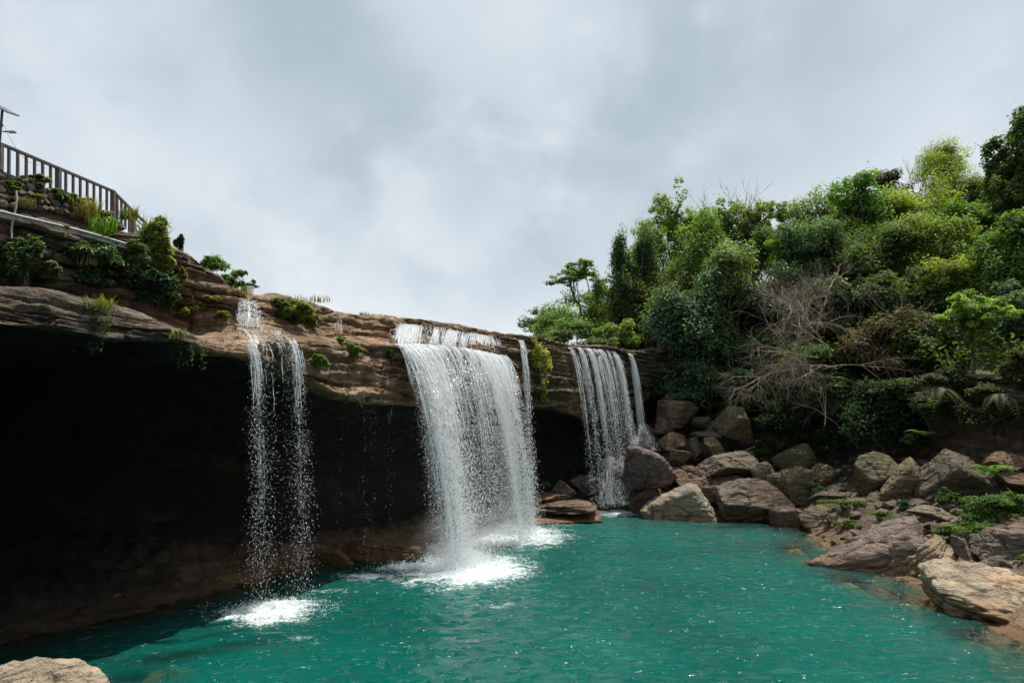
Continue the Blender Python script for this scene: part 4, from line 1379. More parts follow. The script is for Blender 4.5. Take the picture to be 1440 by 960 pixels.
# ------------------------------------------------------------------ plants under the bank
BANK = 'plants under the right hand bank'
for px, py, w, h, Y, col, lab, seed, kw in [
    (1235, 580, 140, 130, 34.8, (.030, .060, .024), 'leafy dark green shrub hanging over the three tall boulders', 201, dict(leaf=.3, dens=1.0)),
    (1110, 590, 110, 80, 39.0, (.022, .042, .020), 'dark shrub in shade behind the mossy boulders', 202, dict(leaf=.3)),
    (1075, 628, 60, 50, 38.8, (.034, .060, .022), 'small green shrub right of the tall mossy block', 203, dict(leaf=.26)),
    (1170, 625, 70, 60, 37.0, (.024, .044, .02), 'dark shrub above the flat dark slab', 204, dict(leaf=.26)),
    (1290, 618, 56, 36, 33.4, (.07, .12, .04), 'pale leaved plant lit up between the tall boulders and the wall', 205, dict(leaf=.3)),
    (1345, 540, 120, 44, 31.2, (.045, .06, .026), 'drooping shrub along the top of the reddish wall', 206, dict(leaf=.3, hang=.5)),
    (1428, 522, 80, 60, 29.4, (.075, .085, .025), 'olive shrub at the right edge above the reddish wall', 207, dict(leaf=.3)),
    (1218, 668, 44, 40, 32.6, (.03, .06, .024), 'small dark shrub between the mossy boulders', 208, dict(leaf=.22)),
    (1278, 716, 50, 34, 28.5, (.045, .095, .045), 'small bluish green shrub at the foot of the middle tall boulder', 209, dict(leaf=.2)),
    (1190, 706, 84, 22, 30.6, (.08, .14, .025), 'mat of bright green plants on the low tan mound', 210, dict(leaf=.16)),
    (1205, 737, 60, 18, 29.0, (.09, .13, .02), 'bright green moss cushion on the near side of the tan mound', 211, dict(leaf=.12)),
    (1372, 722, 125, 50, 25.4, (.085, .15, .04), 'pale green low plants spreading behind the purplish slab', 212, dict(leaf=.2, dens=1.3)),
    (1425, 712, 80, 60, 25.8, (.07, .13, .03), 'low green plants at the right edge under the squared blocks', 213, dict(leaf=.2, dens=1.3)),
    (1335, 748, 66, 36, 23.4, (.09, .15, .03), 'green plants trailing over the tan tilted slab', 214, dict(leaf=.16, dens=1.2)),
    (1400, 752, 90, 26, 23.9, (.06, .11, .025), 'green mat above the dark gap on the right', 215, dict(leaf=.17, dens=1.2)),
    (1440, 790, 36, 24, 20.8, (.07, .13, .03), 'little green tuft on the grey brown boulder at the right edge', 216, dict(leaf=.14)),
]:
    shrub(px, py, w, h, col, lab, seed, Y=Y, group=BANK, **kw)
fern(1192, 566, 60, 70, (.07, .115, .04), 'large hanging fern under the dead tree', 221, Y=37.2, fronds=7, droop=1.25)
fern(1394, 664, 70, 44, (.085, .165, .04), 'bright green fern beside the pointed boulder', 222, Y=27.4, fronds=11)
fern(1320, 546, 66, 50, (.10, .12, .055), 'drooping pale fern on top of the reddish wall', 223, Y=31.0, fronds=9, droop=1.2)
fern(1408, 556, 60, 60, (.13, .15, .07), 'drooping pale fern at the right end of the reddish wall', 224, Y=29.4, fronds=8, droop=1.3)
fern(1300, 612, 50, 30, (.09, .15, .045), 'small lit fern at the foot of the reddish wall', 225, Y=32.8, fronds=9)
fern(1392, 706, 60, 34, (.11, .17, .05), 'pale fern among the low plants behind the slab', 226, Y=26.0, fronds=10)

for px, py, w, h, Y, col, lab, seed, kw in [
    (1262, 540, 90, 40, 34.2, (.05, .075, .03), 'dark shrub at the left end of the top of the reddish wall', 239, dict(leaf=.28, hang=.5)),
    (1395, 548, 90, 34, 30.0, (.07, .09, .035), 'olive shrub spilling over the middle of the reddish wall', 240, dict(leaf=.26, hang=.6)),
    (1380, 590, 110, 50, 30.0, (.05, .07, .03), 'dark trailing plant halfway down the reddish wall', 231, dict(leaf=.24, hang=.6, dens=.5)),
    (1310, 575, 70, 60, 32.2, (.05, .075, .03), 'dark trailing plant at the left end of the reddish wall', 232, dict(leaf=.24, hang=.6, dens=.8)),
    (1150, 690, 50, 26, 34.4, (.07, .11, .03), 'green creeping plant between the ridged boulder and the flat slab', 233, dict(leaf=.15)),
    (1255, 730, 70, 26, 27.8, (.09, .14, .035), 'green ground plants right behind the purplish slab', 234, dict(leaf=.16)),
    (1330, 700, 60, 30, 27.6, (.06, .10, .03), 'darker green plants at the foot of the pointed boulder', 235, dict(leaf=.17)),
    (1095, 655, 40, 26, 38.0, (.045, .07, .026), 'dark little fern bush behind the oval tan rock', 236, dict(leaf=.17)),
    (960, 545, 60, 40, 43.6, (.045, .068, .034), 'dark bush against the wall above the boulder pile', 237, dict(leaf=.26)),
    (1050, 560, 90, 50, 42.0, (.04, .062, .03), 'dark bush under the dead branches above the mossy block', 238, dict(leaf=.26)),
]:
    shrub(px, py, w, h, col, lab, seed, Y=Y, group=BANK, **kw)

# ground cover over the whole slope: nobody could count it
r_ = np.random.default_rng(77)
n = 210000
gxx, gyy = r_.uniform(-22, 75, n), r_.uniform(20, 125, n)
PX_full = PX
PX = np.array([(T(s_[0]) + inw[i_] * ((s_[4] + 4.2) if i_ < 21 else 0.5) * S)[:2] for i_, s_ in enumerate(ST)])
keep = ~inside(gxx, gyy)
PX = PX_full
gxx, gyy = gxx[keep], gyy[keep]
clump = fbm(np.stack([gxx * .5, gyy * .5, gxx * 0], 1), 3)
tall = np.maximum(sstep(gxx, 12, 20), .45 * sstep(gyy, 66, 72))
gzz = G(gxx, gyy) + 0.15 + (0.3 + np.clip(clump + .35, 0, 1) * (1.0 + 3.4 * tall)) * r_.uniform(0, 1, len(gxx)) ** .6
under = leaf_mesh('undergrowth', np.stack([gxx, gyy, gzz], 1), r_.normal(size=(len(gxx), 3)) * .6 + UP, .42, .2, r_.uniform(0.1, .9, len(gxx)), r_)
o = obj('undergrowth', under, M_LEAF, None, None, (.075, .11, .036))
o['kind'] = 'stuff'

# ------------------------------------------------------------------ plants on the left cliff
CL = 'shrubs on the left cliff'
for px, py, w, h, col, lab, seed, kw in [
    (27, 366, 66, 92, (.035, .060, .028), 'dark shiny shrub at the left edge under the path', 301, dict(shiny=True, leaf=.17)),
    (130, 368, 104, 66, (.030, .058, .024), 'dark green shrub in the middle of the left cliff with a dry flower head', 302, dict(shiny=True, leaf=.17)),
    (165, 385, 60, 50, (.034, .060, .026), 'dark shrub with pale specks between its two dark neighbours', 303, dict(shiny=True, leaf=.15)),
    (214, 402, 92, 66, (.022, .046, .028), 'dark bluish shrub low on the cliff beneath the yellow green one', 304, dict(shiny=True, leaf=.17)),
    (222, 350, 66, 80, (.10, .115, .030), 'yellow green shrub below the end of the railing', 305, dict(leaf=.18)),
    (248, 388, 40, 56, (.11, .10, .03), 'yellowing bush right of the yellow green one', 306, dict(leaf=.15)),
    (266, 430, 66, 36, (.12, .115, .035), 'yellowed ferny bush on the ledge left of the left waterfall', 307, dict(leaf=.15)),
    (70, 276, 50, 36, (.040, .060, .022), 'dark bush growing out of the stone wall', 308, dict(leaf=.14, Y=16.7)),
    (16, 262, 36, 24, (.045, .065, .022), 'small bush on the stone wall at the left edge', 309, dict(leaf=.13, Y=15.4)),
    (252, 346, 26, 30, (.05, .062, .035), 'small dark bush at the far end of the railing', 310, dict(leaf=.15, Y=21)),
    (412, 440, 88, 52, (.088, .105, .026), 'wide mossy bush with pale blades between the two waterfalls', 311, dict(leaf=.2, dens=1.3)),
    (392, 428, 50, 30, (.075, .085, .022), 'mossy olive bush just right of the upper cascade', 312, dict(leaf=.14)),
    (443, 508, 36, 36, (.07, .11, .035), 'light leaved plant under the ledge right of the left waterfall', 313, dict(leaf=.2)),
    (492, 490, 42, 28, (.06, .105, .022), 'small green plant on the orange face left of the main waterfall', 314, dict(leaf=.14)),
    (478, 478, 24, 14, (.06, .10, .022), 'little green tuft just above that plant on the orange face', 315, dict(leaf=.12)),
    (548, 500, 14, 34, (.05, .07, .022), 'strip of moss at the left edge of the main waterfall', 316, dict(leaf=.12)),
    (757, 502, 46, 66, (.20, .20, .045), 'yellow moss hanging from the rim right of the main waterfall', 317, dict(leaf=.16, hang=.4, push=.5)),
    (764, 538, 34, 52, (.17, .19, .045), 'lower curtain of yellow green moss under the first', 318, dict(leaf=.16, hang=.5, push=.4)),
    (740, 535, 24, 60, (.07, .10, .03), 'dark green moss right beside the main waterfall', 319, dict(leaf=.16, hang=.4)),
    (812, 650, 60, 60, (.030, .05, .018), 'dark mossy bush in the hollow left of the right hand waterfall', 320, dict(leaf=.2)),
    (884, 495, 18, 14, (.13, .12, .03), 'yellow moss on the rim at the right end of the right hand waterfall', 321, dict(leaf=.14, Y=40.9)),
    (920, 540, 40, 44, (.025, .045, .02), 'dark creeping plant on the wall right of the thin stream', 322, dict(leaf=.2)),
    (768, 680, 16, 14, (.07, .11, .02), 'little green tuft on the flat wet slabs', 323, dict(leaf=.12, Y=36.2)),
    (100, 352, 50, 36, (.045, .07, .03), 'dark leafy shrub between the left edge shrub and the middle one', 324, dict(shiny=True, leaf=.15)),
    (190, 362, 60, 46, (.06, .085, .03), 'green shrub under the bend of the railing', 325, dict(leaf=.16)),
    (236, 420, 56, 40, (.05, .075, .03), 'dark green bush at the right end of the lower shrub row', 326, dict(leaf=.16)),
    (120, 290, 50, 24, (.08, .095, .03), 'olive scrub on the slope below the stone wall', 327, dict(leaf=.13, Y=17.9)),
    (40, 278, 40, 20, (.09, .09, .035), 'yellowish scrub at the foot of the stone wall', 328, dict(leaf=.12, Y=16.0)),
    (232, 372, 44, 50, (.12, .125, .035), 'tall yellow green plant to the right of the dark shrub row', 329, dict(leaf=.17)),
    (55, 256, 60, 26, (.06, .08, .03), 'bushy growth along the top of the stone wall', 336, dict(leaf=.13, Y=16.3)),
    (100, 284, 56, 22, (.07, .085, .03), 'creeping green on the middle of the stone wall', 337, dict(leaf=.12, Y=17.4)),
    (140, 302, 50, 22, (.085, .10, .035), 'creeping green at the right end of the stone wall', 338, dict(leaf=.12, Y=18.4)),
    (70, 380, 50, 34, (.05, .075, .03), 'low dark shrub on the shelf at the foot of the left cliff', 339, dict(leaf=.15)),
    (440, 448, 44, 30, (.12, .13, .035), 'yellow moss on the right end of the wide mossy bush', 340, dict(leaf=.13)),
    (300, 420, 30, 14, (.10, .105, .03), 'small weed in a crack of the bare rock above the orange apron', 354, dict(leaf=.11)),
    (310, 444, 40, 16, (.09, .095, .03), 'low weed in the crack left of the upper cascade', 330, dict(leaf=.12)),
]:
    kw = dict(kw, leaf=kw['leaf'] * 1.35)
    shrub(px, py, w, h, tuple(c_ * 1.7 for c_ in col), lab, seed, group=CL, **kw)
# behind the left rim
for px, py, w, h, Y, col, lab, seed in [
    (295, 374, 54, 50, 34, (.10, .17, .03), 'bright green bush on the skyline behind the left cliff', 331),
    (320, 392, 60, 36, 33, (.085, .135, .035), 'lower bright bush right of the skyline one on the left', 332),
    (340, 385, 30, 32, 38, (.035, .07, .045), 'small dark green tree on the left skyline', 333),
    (352, 402, 44, 20, 33, (.07, .12, .04), 'low green bush behind the white block', 334),
]:
    shrub(px, py, w, h, col, lab, seed, Y=Y, group='bushes behind the left cliff', leaf=.26, name='bush', cat='bush')
GT = 'grass tufts on the left cliff'
for px, py, w, h, col, lab, seed, kw in [
    (135, 428, 50, 26, (.15, .16, .05), 'pale grass tuft on the lip of the overhang', 341, dict(n=120)),
    (146, 318, 44, 34, (.10, .19, .03), 'bright green bamboo grass beside the path edge', 342, dict(n=90, width=.06)),
    (104, 292, 76, 36, (.18, .14, .05), 'dry yellow grass below the stone wall', 343, dict(n=320, Y=17.4)),
    (28, 284, 50, 20, (.13, .115, .04), 'dry grass at the left end of the stone wall', 344, dict(n=160, Y=15.6)),
    (212, 330, 46, 50, (.12, .145, .045), 'tall grass growing through the end of the railing', 345, dict(n=200)),
    (243, 470, 42, 20, (.17, .19, .10), 'pale leaved tuft hanging at the corner of the overhang', 346, dict(n=60, width=.09)),
    (124, 366, 30, 22, (.24, .22, .11), 'pale dry blades in the middle of the dark shrubs', 347, dict(n=40, push=.5)),
    (180, 300, 36, 26, (.12, .13, .04), 'grass at the bend of the railing', 348, dict(n=110, Y=19.6)),
    (330, 410, 40, 18, (.16, .13, .045), 'dry grass at the top of the upper cascade', 349, dict(n=120)),
    (440, 420, 60, 14, (.15, .13, .05), 'wispy dry grass on the rim above the mossy bush', 350, dict(n=70, Y=22.4)),
    (512, 441, 16, 8, (.10, .10, .03), 'tiny tuft alone on the rim', 351, dict(n=30, Y=24.6)),
    (64, 326, 20, 20, (.14, .15, .07), 'pale sprig under the pipe', 352, dict(n=30)),
    (87, 328, 16, 16, (.2, .21, .12), 'white bladed sprig under the pipe, right of the first', 353, dict(n=24, width=.06)),
]:
    blades(px, py, w, h, col, lab, seed, group=GT, **kw)
# roots and creepers hanging over the cave mouth
r_ = np.random.default_rng(5)
for px, py, n, ln, lab in [(135, 440, 9, 1.1, 'creepers hanging from the pale grass tuft over the cave mouth'), (268, 486, 6, .7, 'thin roots hanging at the corner of the overhang'),
                           (496, 556, 5, .5, 'short roots under the orange face'), (748, 556, 8, .9, 'creepers trailing below the yellow moss')]:
    c = hit(px, py, .15) or at(px, py, 15)
    root = empty('creeper', c, lab, 'creeper', 'creepers on the lip of the cave')
    cen = []
    for i in range(n):
        x = r_.uniform(-.6, .6)
        l_ = ln * r_.uniform(.5, 1.3)
        p = bent(r_, (x, r_.uniform(-.1, .1), .2), (x + r_.uniform(-.2, .2), 0, -l_), 8, .08)
        V, Q_ = tubes([(p, np.linspace(.014, .006, 8))], 4)
        obj('vine', make_mesh('vine', V, Q_), M_BARK, root, None, (.06, .05, .03))
        cen.append(p[r_.integers(1, 8, 16)] + r_.normal(size=(16, 3)) * .07)
    cen = np.concatenate(cen)
    obj('foliage', leaf_mesh('foliage', cen, r_.normal(size=cen.shape) + UP * .5, .15, .07, r_.uniform(.2, .9, len(cen)), r_), M_LEAF, root, None, (.055, .085, .03))
# ------------------------------------------------------------------ falling water
GV = np.array([0, 0, -9.81])
OCT = np.array([[1, 0, 0], [-1, 0, 0], [0, 1, 0], [0, -1, 0], [0, 0, 1], [0, 0, -1]], float)
OCF = np.array([[0, 2, 4], [2, 1, 4], [1, 3, 4], [3, 0, 4], [2, 0, 5], [1, 2, 5], [3, 1, 5], [0, 3, 5]])
TET = np.array([[1, 1, 1], [-1, -1, 1], [-1, 1, -1], [1, -1, -1]], float) * .75
TEF = np.array([[0, 1, 2], [0, 3, 1], [0, 2, 3], [1, 3, 2]])


def drops_mesh(name, pos, size, vel, r_, stretch=0.05, small=False):
    n = len(pos)
    B, Fc = (TET, TEF) if small else (OCT, OCF)
    sp = np.linalg.norm(vel, axis=1)
    d = unit(vel)
    a = unit(np.cross(d, np.array([0.3, 0.9, 0.1])))
    b = np.cross(d, a)
    el = 1 + stretch * sp * r_.uniform(.2, 1.6, n)
    V = pos[:, None, :] + size[:, None, None] * (B[None, :, 0, None] * a[:, None, :] * r_.uniform(.6, 1.2, (n, 1, 1)) + B[None, :, 1, None] * b[:, None, :] + B[None, :, 2, None] * d[:, None, :] * el[:, None, None])
    k = len(B)
    Fa = (np.arange(n)[:, None, None] * k + Fc[None]).reshape(-1, 3)
    return make_mesh(name, V.reshape(-1, 3), Fa)


def polyl(pts, u):
    pts = np.array([tuple(p) for p in pts])
    x = np.linspace(0, 1, len(pts))
    return np.stack([np.interp(u, x, pts[:, i]) for i in range(3)], 1)


def falls(root, lip, v_out, streams, n_drops, r_, zend=0.0, spread=0.22, size=(.022, .05), breakup=.5, strands=120, fine=0.6, lat=0.10, clumpf=(9.0, 1.3), thr=-0.15, strand_len=(.25, .8), tail=1.0, strand_w=(.012, .03)):
    """drops and strands that leave the lip and fall under gravity.
    streams: list of (centre u, half width, weight, extra outward speed)"""
    w = np.array([s[2] for s in streams], float)
    w /= w.sum()

    def launch(n):
        k = r_.choice(len(streams), n, p=w)
        c = np.array([s[0] for s in streams])[k]
        hw = np.array([s[1] for s in streams])[k]
        vx = np.array([s[3] for s in streams])[k]
        u = np.clip(c + hw * r_.normal(size=n) * .55, 0, 1)
        return u, vx, k
    vo = np.array(v_out, float)
    side = unit(np.cross(vo, UP)[None])[0]
    u, vx, k = launch(n_drops)
    p0 = polyl(lip, u)
    H = p0[:, 2] - zend
    Tm = np.sqrt(2 * H / 9.81)
    t = Tm * r_.uniform(0.0, 1.0, n_drops) ** (0.62 * tail)
    # turbulence: packets of water share their speed
    ph = np.stack([u * clumpf[0] * 3, t * 0 + k * 7.7, u * 0], 1)
    jit = fbm(ph, 3)
    vel0 = vo[None] * (1 + vx[:, None] + 0.22 * jit[:, None] + 0.10 * r_.normal(size=(n_drops, 1))) + side[None] * (lat * r_.normal(size=(n_drops, 1)) + 0.25 * jit[:, None])
    pos = p0 + vel0 * t[:, None] + 0.5 * GV * (t ** 2)[:, None]
    pos += r_.normal(size=pos.shape) * (spread * (t / Tm.max()) ** 1.3)[:, None] * np.array([.6, .6, .5])
    cl = fbm(np.stack([u * clumpf[0] * 4, (pos[:, 2]) * clumpf[1], k * 3.3], 1), 3) + 0.35 * fbm(pos * 2.2, 2)
    keep = (cl > thr - 0.25 + 0.3 * r_.uniform(0, 1, n_drops)) & (pos[:, 2] > zend - .05)
    pos, t, vel0 = pos[keep], t[keep], vel0[keep]
    vel = vel0 + GV * t[:, None]
    sz = r_.uniform(*size, len(pos)) * np.where(r_.uniform(0, 1, len(pos)) < .12, 1.5, 1.0)
    sm = r_.uniform(0, 1, len(pos)) < fine
    o = obj('droplets', drops_mesh('droplets', pos[~sm], sz[~sm], vel[~sm], r_), M_FOAM, root)
    o['kind'] = 'stuff'
    if sm.any():
        o = obj('spray', drops_mesh('spray', pos[sm], sz[sm] * .62, vel[sm], r_, .03, True), M_FOAM, root)
        o['kind'] = 'stuff'
    if strands:
        u, vx, k = launch(strands)
        p0 = polyl(lip, u)
        paths = []
        for i in range(strands):
            T0 = math.sqrt(2 * (p0[i, 2] - zend) / 9.81)
            ta = r_.uniform(-.02, .35) * T0 if r_.uniform() < .5 else 0
            tb = min(T0, ta + r_.uniform(*strand_len) * T0)
            tt_ = np.linspace(max(0, ta), tb, 12)[:, None]
            v = vo * (1 + vx[i] + .15 * r_.normal()) + side * lat * r_.normal()
            p = p0[i] + v * tt_ + .5 * GV * tt_ ** 2
            p += np.cumsum(r_.normal(size=p.shape), 0) * .012
            rr = r_.uniform(*strand_w) * np.sin(np.linspace(.5, np.pi - .02, 12)) ** .6 * (1 + .5 * r_.normal(size=12)).clip(.3, 2)
            paths.append((p, rr))
        V, Q_ = tubes(paths, 4)
        obj('strands', make_mesh('strands', V, Q_, smooth=True), M_FOAM, root)['kind'] = 'stuff'


def veil(root, lip, v_out, opac, nu=60, nt_=40, zend=0.0, name='water_curtain', bulge=.12, tmax=1.0, seed=1):
    """the unbroken part of the sheet; opac is a list along the lip"""
    u = np.linspace(0, 1, nu)
    p0 = polyl(lip, u)
    ln = np.linalg.norm(p0[-1] - p0[0])
    T0 = np.sqrt(2 * (p0[:, 2] - zend) / 9.81)
    t = np.linspace(0, tmax, nt_)[:, None] * T0[None, :]
    op = np.interp(u, np.linspace(0, 1, len(opac)), opac)
    sp = 1 + .38 * fbm(np.stack([u * 9, u * 0 + seed, u * 0], 1), 3)
    Pp = p0[None] + np.array(v_out)[None, None] * sp[None, :, None] * t[:, :, None] + .5 * GV * (t ** 2)[:, :, None]
    fall = p0[None, :, 2] - Pp[:, :, 2]
    A = {'u': np.broadcast_to(u * ln, t.shape).ravel() + seed * 13.0, 'drop': fall.ravel(), 'opacity': (op[None] * (1 - .22 * np.linspace(0, 1, nt_)[:, None])).ravel()}
    return obj(name, make_mesh(name, Pp.reshape(-1, 3), grid_faces(nt_, nu), A, smooth=True), M_VEIL, root)


def cascade(root, top, bot, opac, out_=0.12, nu=30, nv=14, seed=1, name='cascade'):
    """thin sheet running down rock from one line to another"""
    u = np.linspace(0, 1, nu)
    a, b = polyl(top, u), polyl(bot, u)
    v = np.linspace(0, 1, nv)[:, None, None]
    Pp = a[None] * (1 - v) + b[None] * v
    Pp[:, :, 2] += .10 * np.sin(np.pi * v[:, :, 0])
    Pp[:, :, 1] -= out_ * (1 + .6 * fbm(np.stack([np.repeat(u[None], nv, 0).ravel() * 12, np.repeat(v[:, 0], nu, 1).ravel() * 3, np.full(nu * nv, seed)], 1), 2).reshape(nv, nu))
    ln = np.linalg.norm(a[-1] - a[0])
    op = np.interp(u, np.linspace(0, 1, len(opac)), opac)
    A = {'u': np.broadcast_to(u * ln, (nv, nu)).ravel() + seed * 13.0, 'drop': (a[None, :, 2] - Pp[:, :, 2]).ravel(), 'opacity': np.broadcast_to(op, (nv, nu)).ravel()}
    return obj(name, make_mesh(name, Pp.reshape(-1, 3), grid_faces(nv, nu), A, smooth=True), M_VEIL, root)


def run_drops(root, top, bot, n, r_, out_=.15, size=(.02, .045), name='droplets', jitter=.05):
    """drops skipping down the rock between two lines"""
    u, f = r_.uniform(0, 1, n), r_.uniform(0, 1, n)
    p = polyl(top, u) * (1 - f)[:, None] + polyl(bot, u) * f[:, None]
    keep = fbm(np.stack([u * 16, f * 4, u * 0], 1), 3) > -.12 + .2 * r_.uniform(0, 1, n)
    p = p[keep]
    p += r_.normal(size=p.shape) * jitter
    p[:, 1] -= out_
    obj(name, drops_mesh(name, p, r_.uniform(*size, len(p)), np.tile([0, 0, -3.0], (len(p), 1)), r_, .2), M_FOAM, root)['kind'] = 'stuff'


def splash(root, px, py, rx, ry, h, n, r_, size=(.012, .034)):
    """drops thrown up where the water lands"""
    c = onwater(px, py)
    a = r_.uniform(0, 2 * np.pi, n)
    q = np.abs(r_.normal(size=n)) * .55
    x, y = c.x + np.cos(a) * q * rx, c.y + np.sin(a) * q * ry
    z = .04 + h * r_.exponential(.28, n) * np.exp(-(q / .9) ** 2)
    p = np.stack([x, y, z], 1)
    obj('splash', drops_mesh('splash', p, r_.uniform(*size, n) * (1 - .4 * np.clip(z / h, 0, 1)), r_.normal(size=(n, 3)) * 2 + UP, r_, .1, True), M_FOAM, root)['kind'] = 'stuff'


m, nt = new_mat('spray_mist')
tc = nt.new('ShaderNodeTexCoord')
geo = nt.new('ShaderNodeNewGeometry')
rr = nt.vmath('LENGTH', tc.outputs['Object'])
dn = nt.math('MULTIPLY', nt.math('SUBTRACT', 1.0, nt.ss(rr, 0.25, 1.0)), nt.ss(nt.noise(geo.outputs['Position'], 0.9, 4, 0.6), 0.35, 0.7))
vs = nt.new('ShaderNodeVolumePrincipled', {'Color': (0.95, 0.97, 1, 1), 'Density': nt.math('MULTIPLY', dn, 0.26), 'Anisotropy': 0.2})
om = nt.new('ShaderNodeOutputMaterial')
nt.t.links.new(vs.outputs[0], om.inputs['Volume'])
M_MIST = m


def mist(root, p, rx, ry, rz):
    V, Fc = ico(3)
    o = obj('mist', make_mesh('mist', V, Fc), M_MIST, root, Vector(p) - root.location)
    o.scale = (rx, ry, rz)
    o['kind'] = 'stuff'
    o['late'] = 1


def lipline(pts, push=0.12):
    out_ = []
    for p in pts:
        h = hit(*p, push)
        out_.append(h if h is not None else at(p[0], p[1], 28))
    return out_


FL = 'waterfalls into the pool'
OUT = np.array([0.80, -0.60, 0])

# main waterfall
r_ = np.random.default_rng(901)
rim = lipline([(557, 455), (590, 458), (625, 463), (660, 468), (703, 475)], .05)
led = lipline([(553, 484), (585, 484), (620, 486), (655, 490), (712, 500)], .15)
root = empty('waterfall', led[2], 'widest white waterfall, in the middle of the picture, crashing into the pool', 'waterfall', FL)
inv = Vector(root.location)


def reloc(root):
    for ch in root.children:
        if 'late' in ch:
            del ch['late']
            continue
        ch.matrix_parent_inverse = Matrix.Translation(-root.location)


cascade(root, rim, led, [.0, .60, .74, .68, .42, .15, .55, .35, .64, .56, .38, .60, .72, .62, .0], seed=2, nu=90)
run_drops(root, rim, led, 2600, r_, .15, (.014, .032))
paths = []
for i in range(230):
    c_u = r_.choice([.05, .11, .18, .24, .42, .55, .60, .72, .80, .88, .94])
    u_ = np.clip(np.array([c_u + .022 * r_.normal()]), 0.01, .99)
    a_, b_ = polyl(rim, u_)[0], polyl(led, np.clip(u_ + .012 * r_.normal(), 0, 1))[0]
    f_ = np.linspace(r_.uniform(-.04, .3), r_.uniform(.75, 1.12), 9)[:, None]
    p = a_ * (1 - f_) + b_ * f_
    p[:, 1] -= .18 + .08 * np.sin(np.pi * np.clip(f_[:, 0], 0, 1))
    p += np.cumsum(r_.normal(size=p.shape), 0) * .014
    paths.append((p, r_.uniform(.008, .026) * np.sin(np.linspace(.4, np.pi - .1, 9)) ** .5))
V, Q_ = tubes(paths, 4)
obj('rim_strands', make_mesh('rim_strands', V, Q_, smooth=True), M_FOAM, root)['kind'] = 'stuff'
main_streams = [(.03, .03, .8, .10), (.12, .07, 2.8, .30), (.24, .08, 3.0, .25), (.36, .05, 1.2, .10), (.47, .05, 1.2, .0), (.58, .04, .9, -.05), (.70, .05, 1.4, -.15), (.80, .06, 2.8, -.2), (.89, .05, 2.8, -.2), (.96, .03, 1.0, -.2)]
falls(root, led, OUT * 2.2, main_streams, 95000, r_, strands=520, spread=.34, size=(.008, .024), fine=.75, strand_len=(.15, .5), strand_w=(.010, .026))
veil(root, led, OUT * 1.45, [.0, .3, .5, .35, .45, .4, .3, .42, .35, .5, .42, .3, .0], nu=110, nt_=50, seed=33)
veil(root, led, OUT * 2.2, [.0, .5, .88, .62, .78, .25, .40, .10, .25, .40, .82, .66, .0], nu=130, nt_=60, seed=3)
for px, py, rx, ry, h, n in [(652, 792, 2.8, 2.2, 1.3, 5200), (716, 750, 2.6, 2.0, 1.2, 3600), (622, 776, 2.2, 1.6, 1.4, 2600), (580, 800, 1.8, .8, .4, 900)]:
    splash(root, px, py, rx, ry, h, n, r_)
mist(root, onwater(650, 785) + Vector((0, 0, .9)), 3.4, 3.0, 2.6)
mist(root, onwater(715, 750) + Vector((0, 0, .7)), 2.8, 2.6, 2.0)
reloc(root)

# left waterfall: upper cascade, run over the apron, two broken columns
r_ = np.random.default_rng(902)
root = empty('waterfall', hit(385, 482, .1), 'thin left waterfall breaking into separate drops in front of the dark cave', 'waterfall', FL)
a, b = lipline([(340, 424), (352, 424), (364, 425)], .05), lipline([(334, 459), (352, 461), (372, 463)], .1)
cascade(root, a, b, [.0, .42, .3, .5, .28, .40, .0], seed=5, out_=.15)
run_drops(root, a, b, 1500, r_, .2, (.012, .03))
c_ = lipline([(346, 484), (362, 484), (385, 482), (405, 480), (417, 479)], .12)
d_ = lipline([(334, 461), (346, 462), (362, 463), (385, 466), (396, 468)], .04)
cascade(root, d_, c_, [.0, .5, .5, .25, .15, .2, .4, .0], seed=6, out_=.04)
run_drops(root, d_, c_, 900, r_, .06, (.012, .03), 'foam_run', .03)
falls(root, c_, OUT * .85 + np.array([.1, -.2, 0]), [(.05, .05, 1.5, 0), (.14, .06, 2.2, .1), (.32, .08, .5, .2), (.62, .10, .6, .1), (.80, .05, .9, 0), (.92, .05, 2.2, .05)], 9000, r_, strands=110, spread=.30, size=(.006, .016), fine=.5, strand_w=(.004, .011),
      thr=-.04, strand_len=(.06, .25), lat=.16)
veil(root, c_, OUT * .85 + np.array([.1, -.2, 0]), [.0, .45, .6, .4, .05, .1, .3, .3, .1, .4, .6, .35, .0], nu=70, nt_=50, seed=21, tmax=.8)
splash(root, 385, 856, 2.4, 1.2, .4, 1600, r_, (.010, .024))
splash(root, 340, 862, 1.2, .5, .3, 500, r_, (.010, .024))
reloc(root)

# right hand waterfall
r_ = np.random.default_rng(903)
lp = lipline([(796, 489), (815, 489), (835, 491), (852, 492), (868, 495)], .12)
root = empty('waterfall', lp[2], 'right hand waterfall falling in separate white strands onto wet rocks', 'waterfall', FL)
falls(root, lp, OUT * 1.1 + np.array([.2, -.2, 0]), [(.06, .05, .6, 0), (.22, .045, 1.2, 0), (.38, .035, 2.2, .02), (.50, .03, 1.0, 0), (.60, .03, 1.8, .02), (.74, .03, .7, 0), (.88, .045, 2.4, .05)], 17000, r_, zend=.5, strands=170, spread=.16,
      size=(.012, .028), fine=.6, strand_len=(.2, .6), lat=.04, thr=-.2, strand_w=(.010, .024))
veil(root, lp, OUT * 1.1 + np.array([.2, -.2, 0]), [.0, .3, .22, .55, .2, .62, .2, .5, .55, .15, .25, .62, .5, .0], nu=110, zend=.9, seed=8, tmax=.75)
t_ = [at(842, 648, 40), at(860, 640, 39.6), at(880, 655, 39.4)]
b_ = [at(834, 706, 38.4), at(862, 708, 38.2), at(894, 708, 38.0)]
cascade(root, t_, b_, [.0, .35, .5, .62, .3, .5, .35, .0], seed=9, out_=.5, nu=60, nv=30)
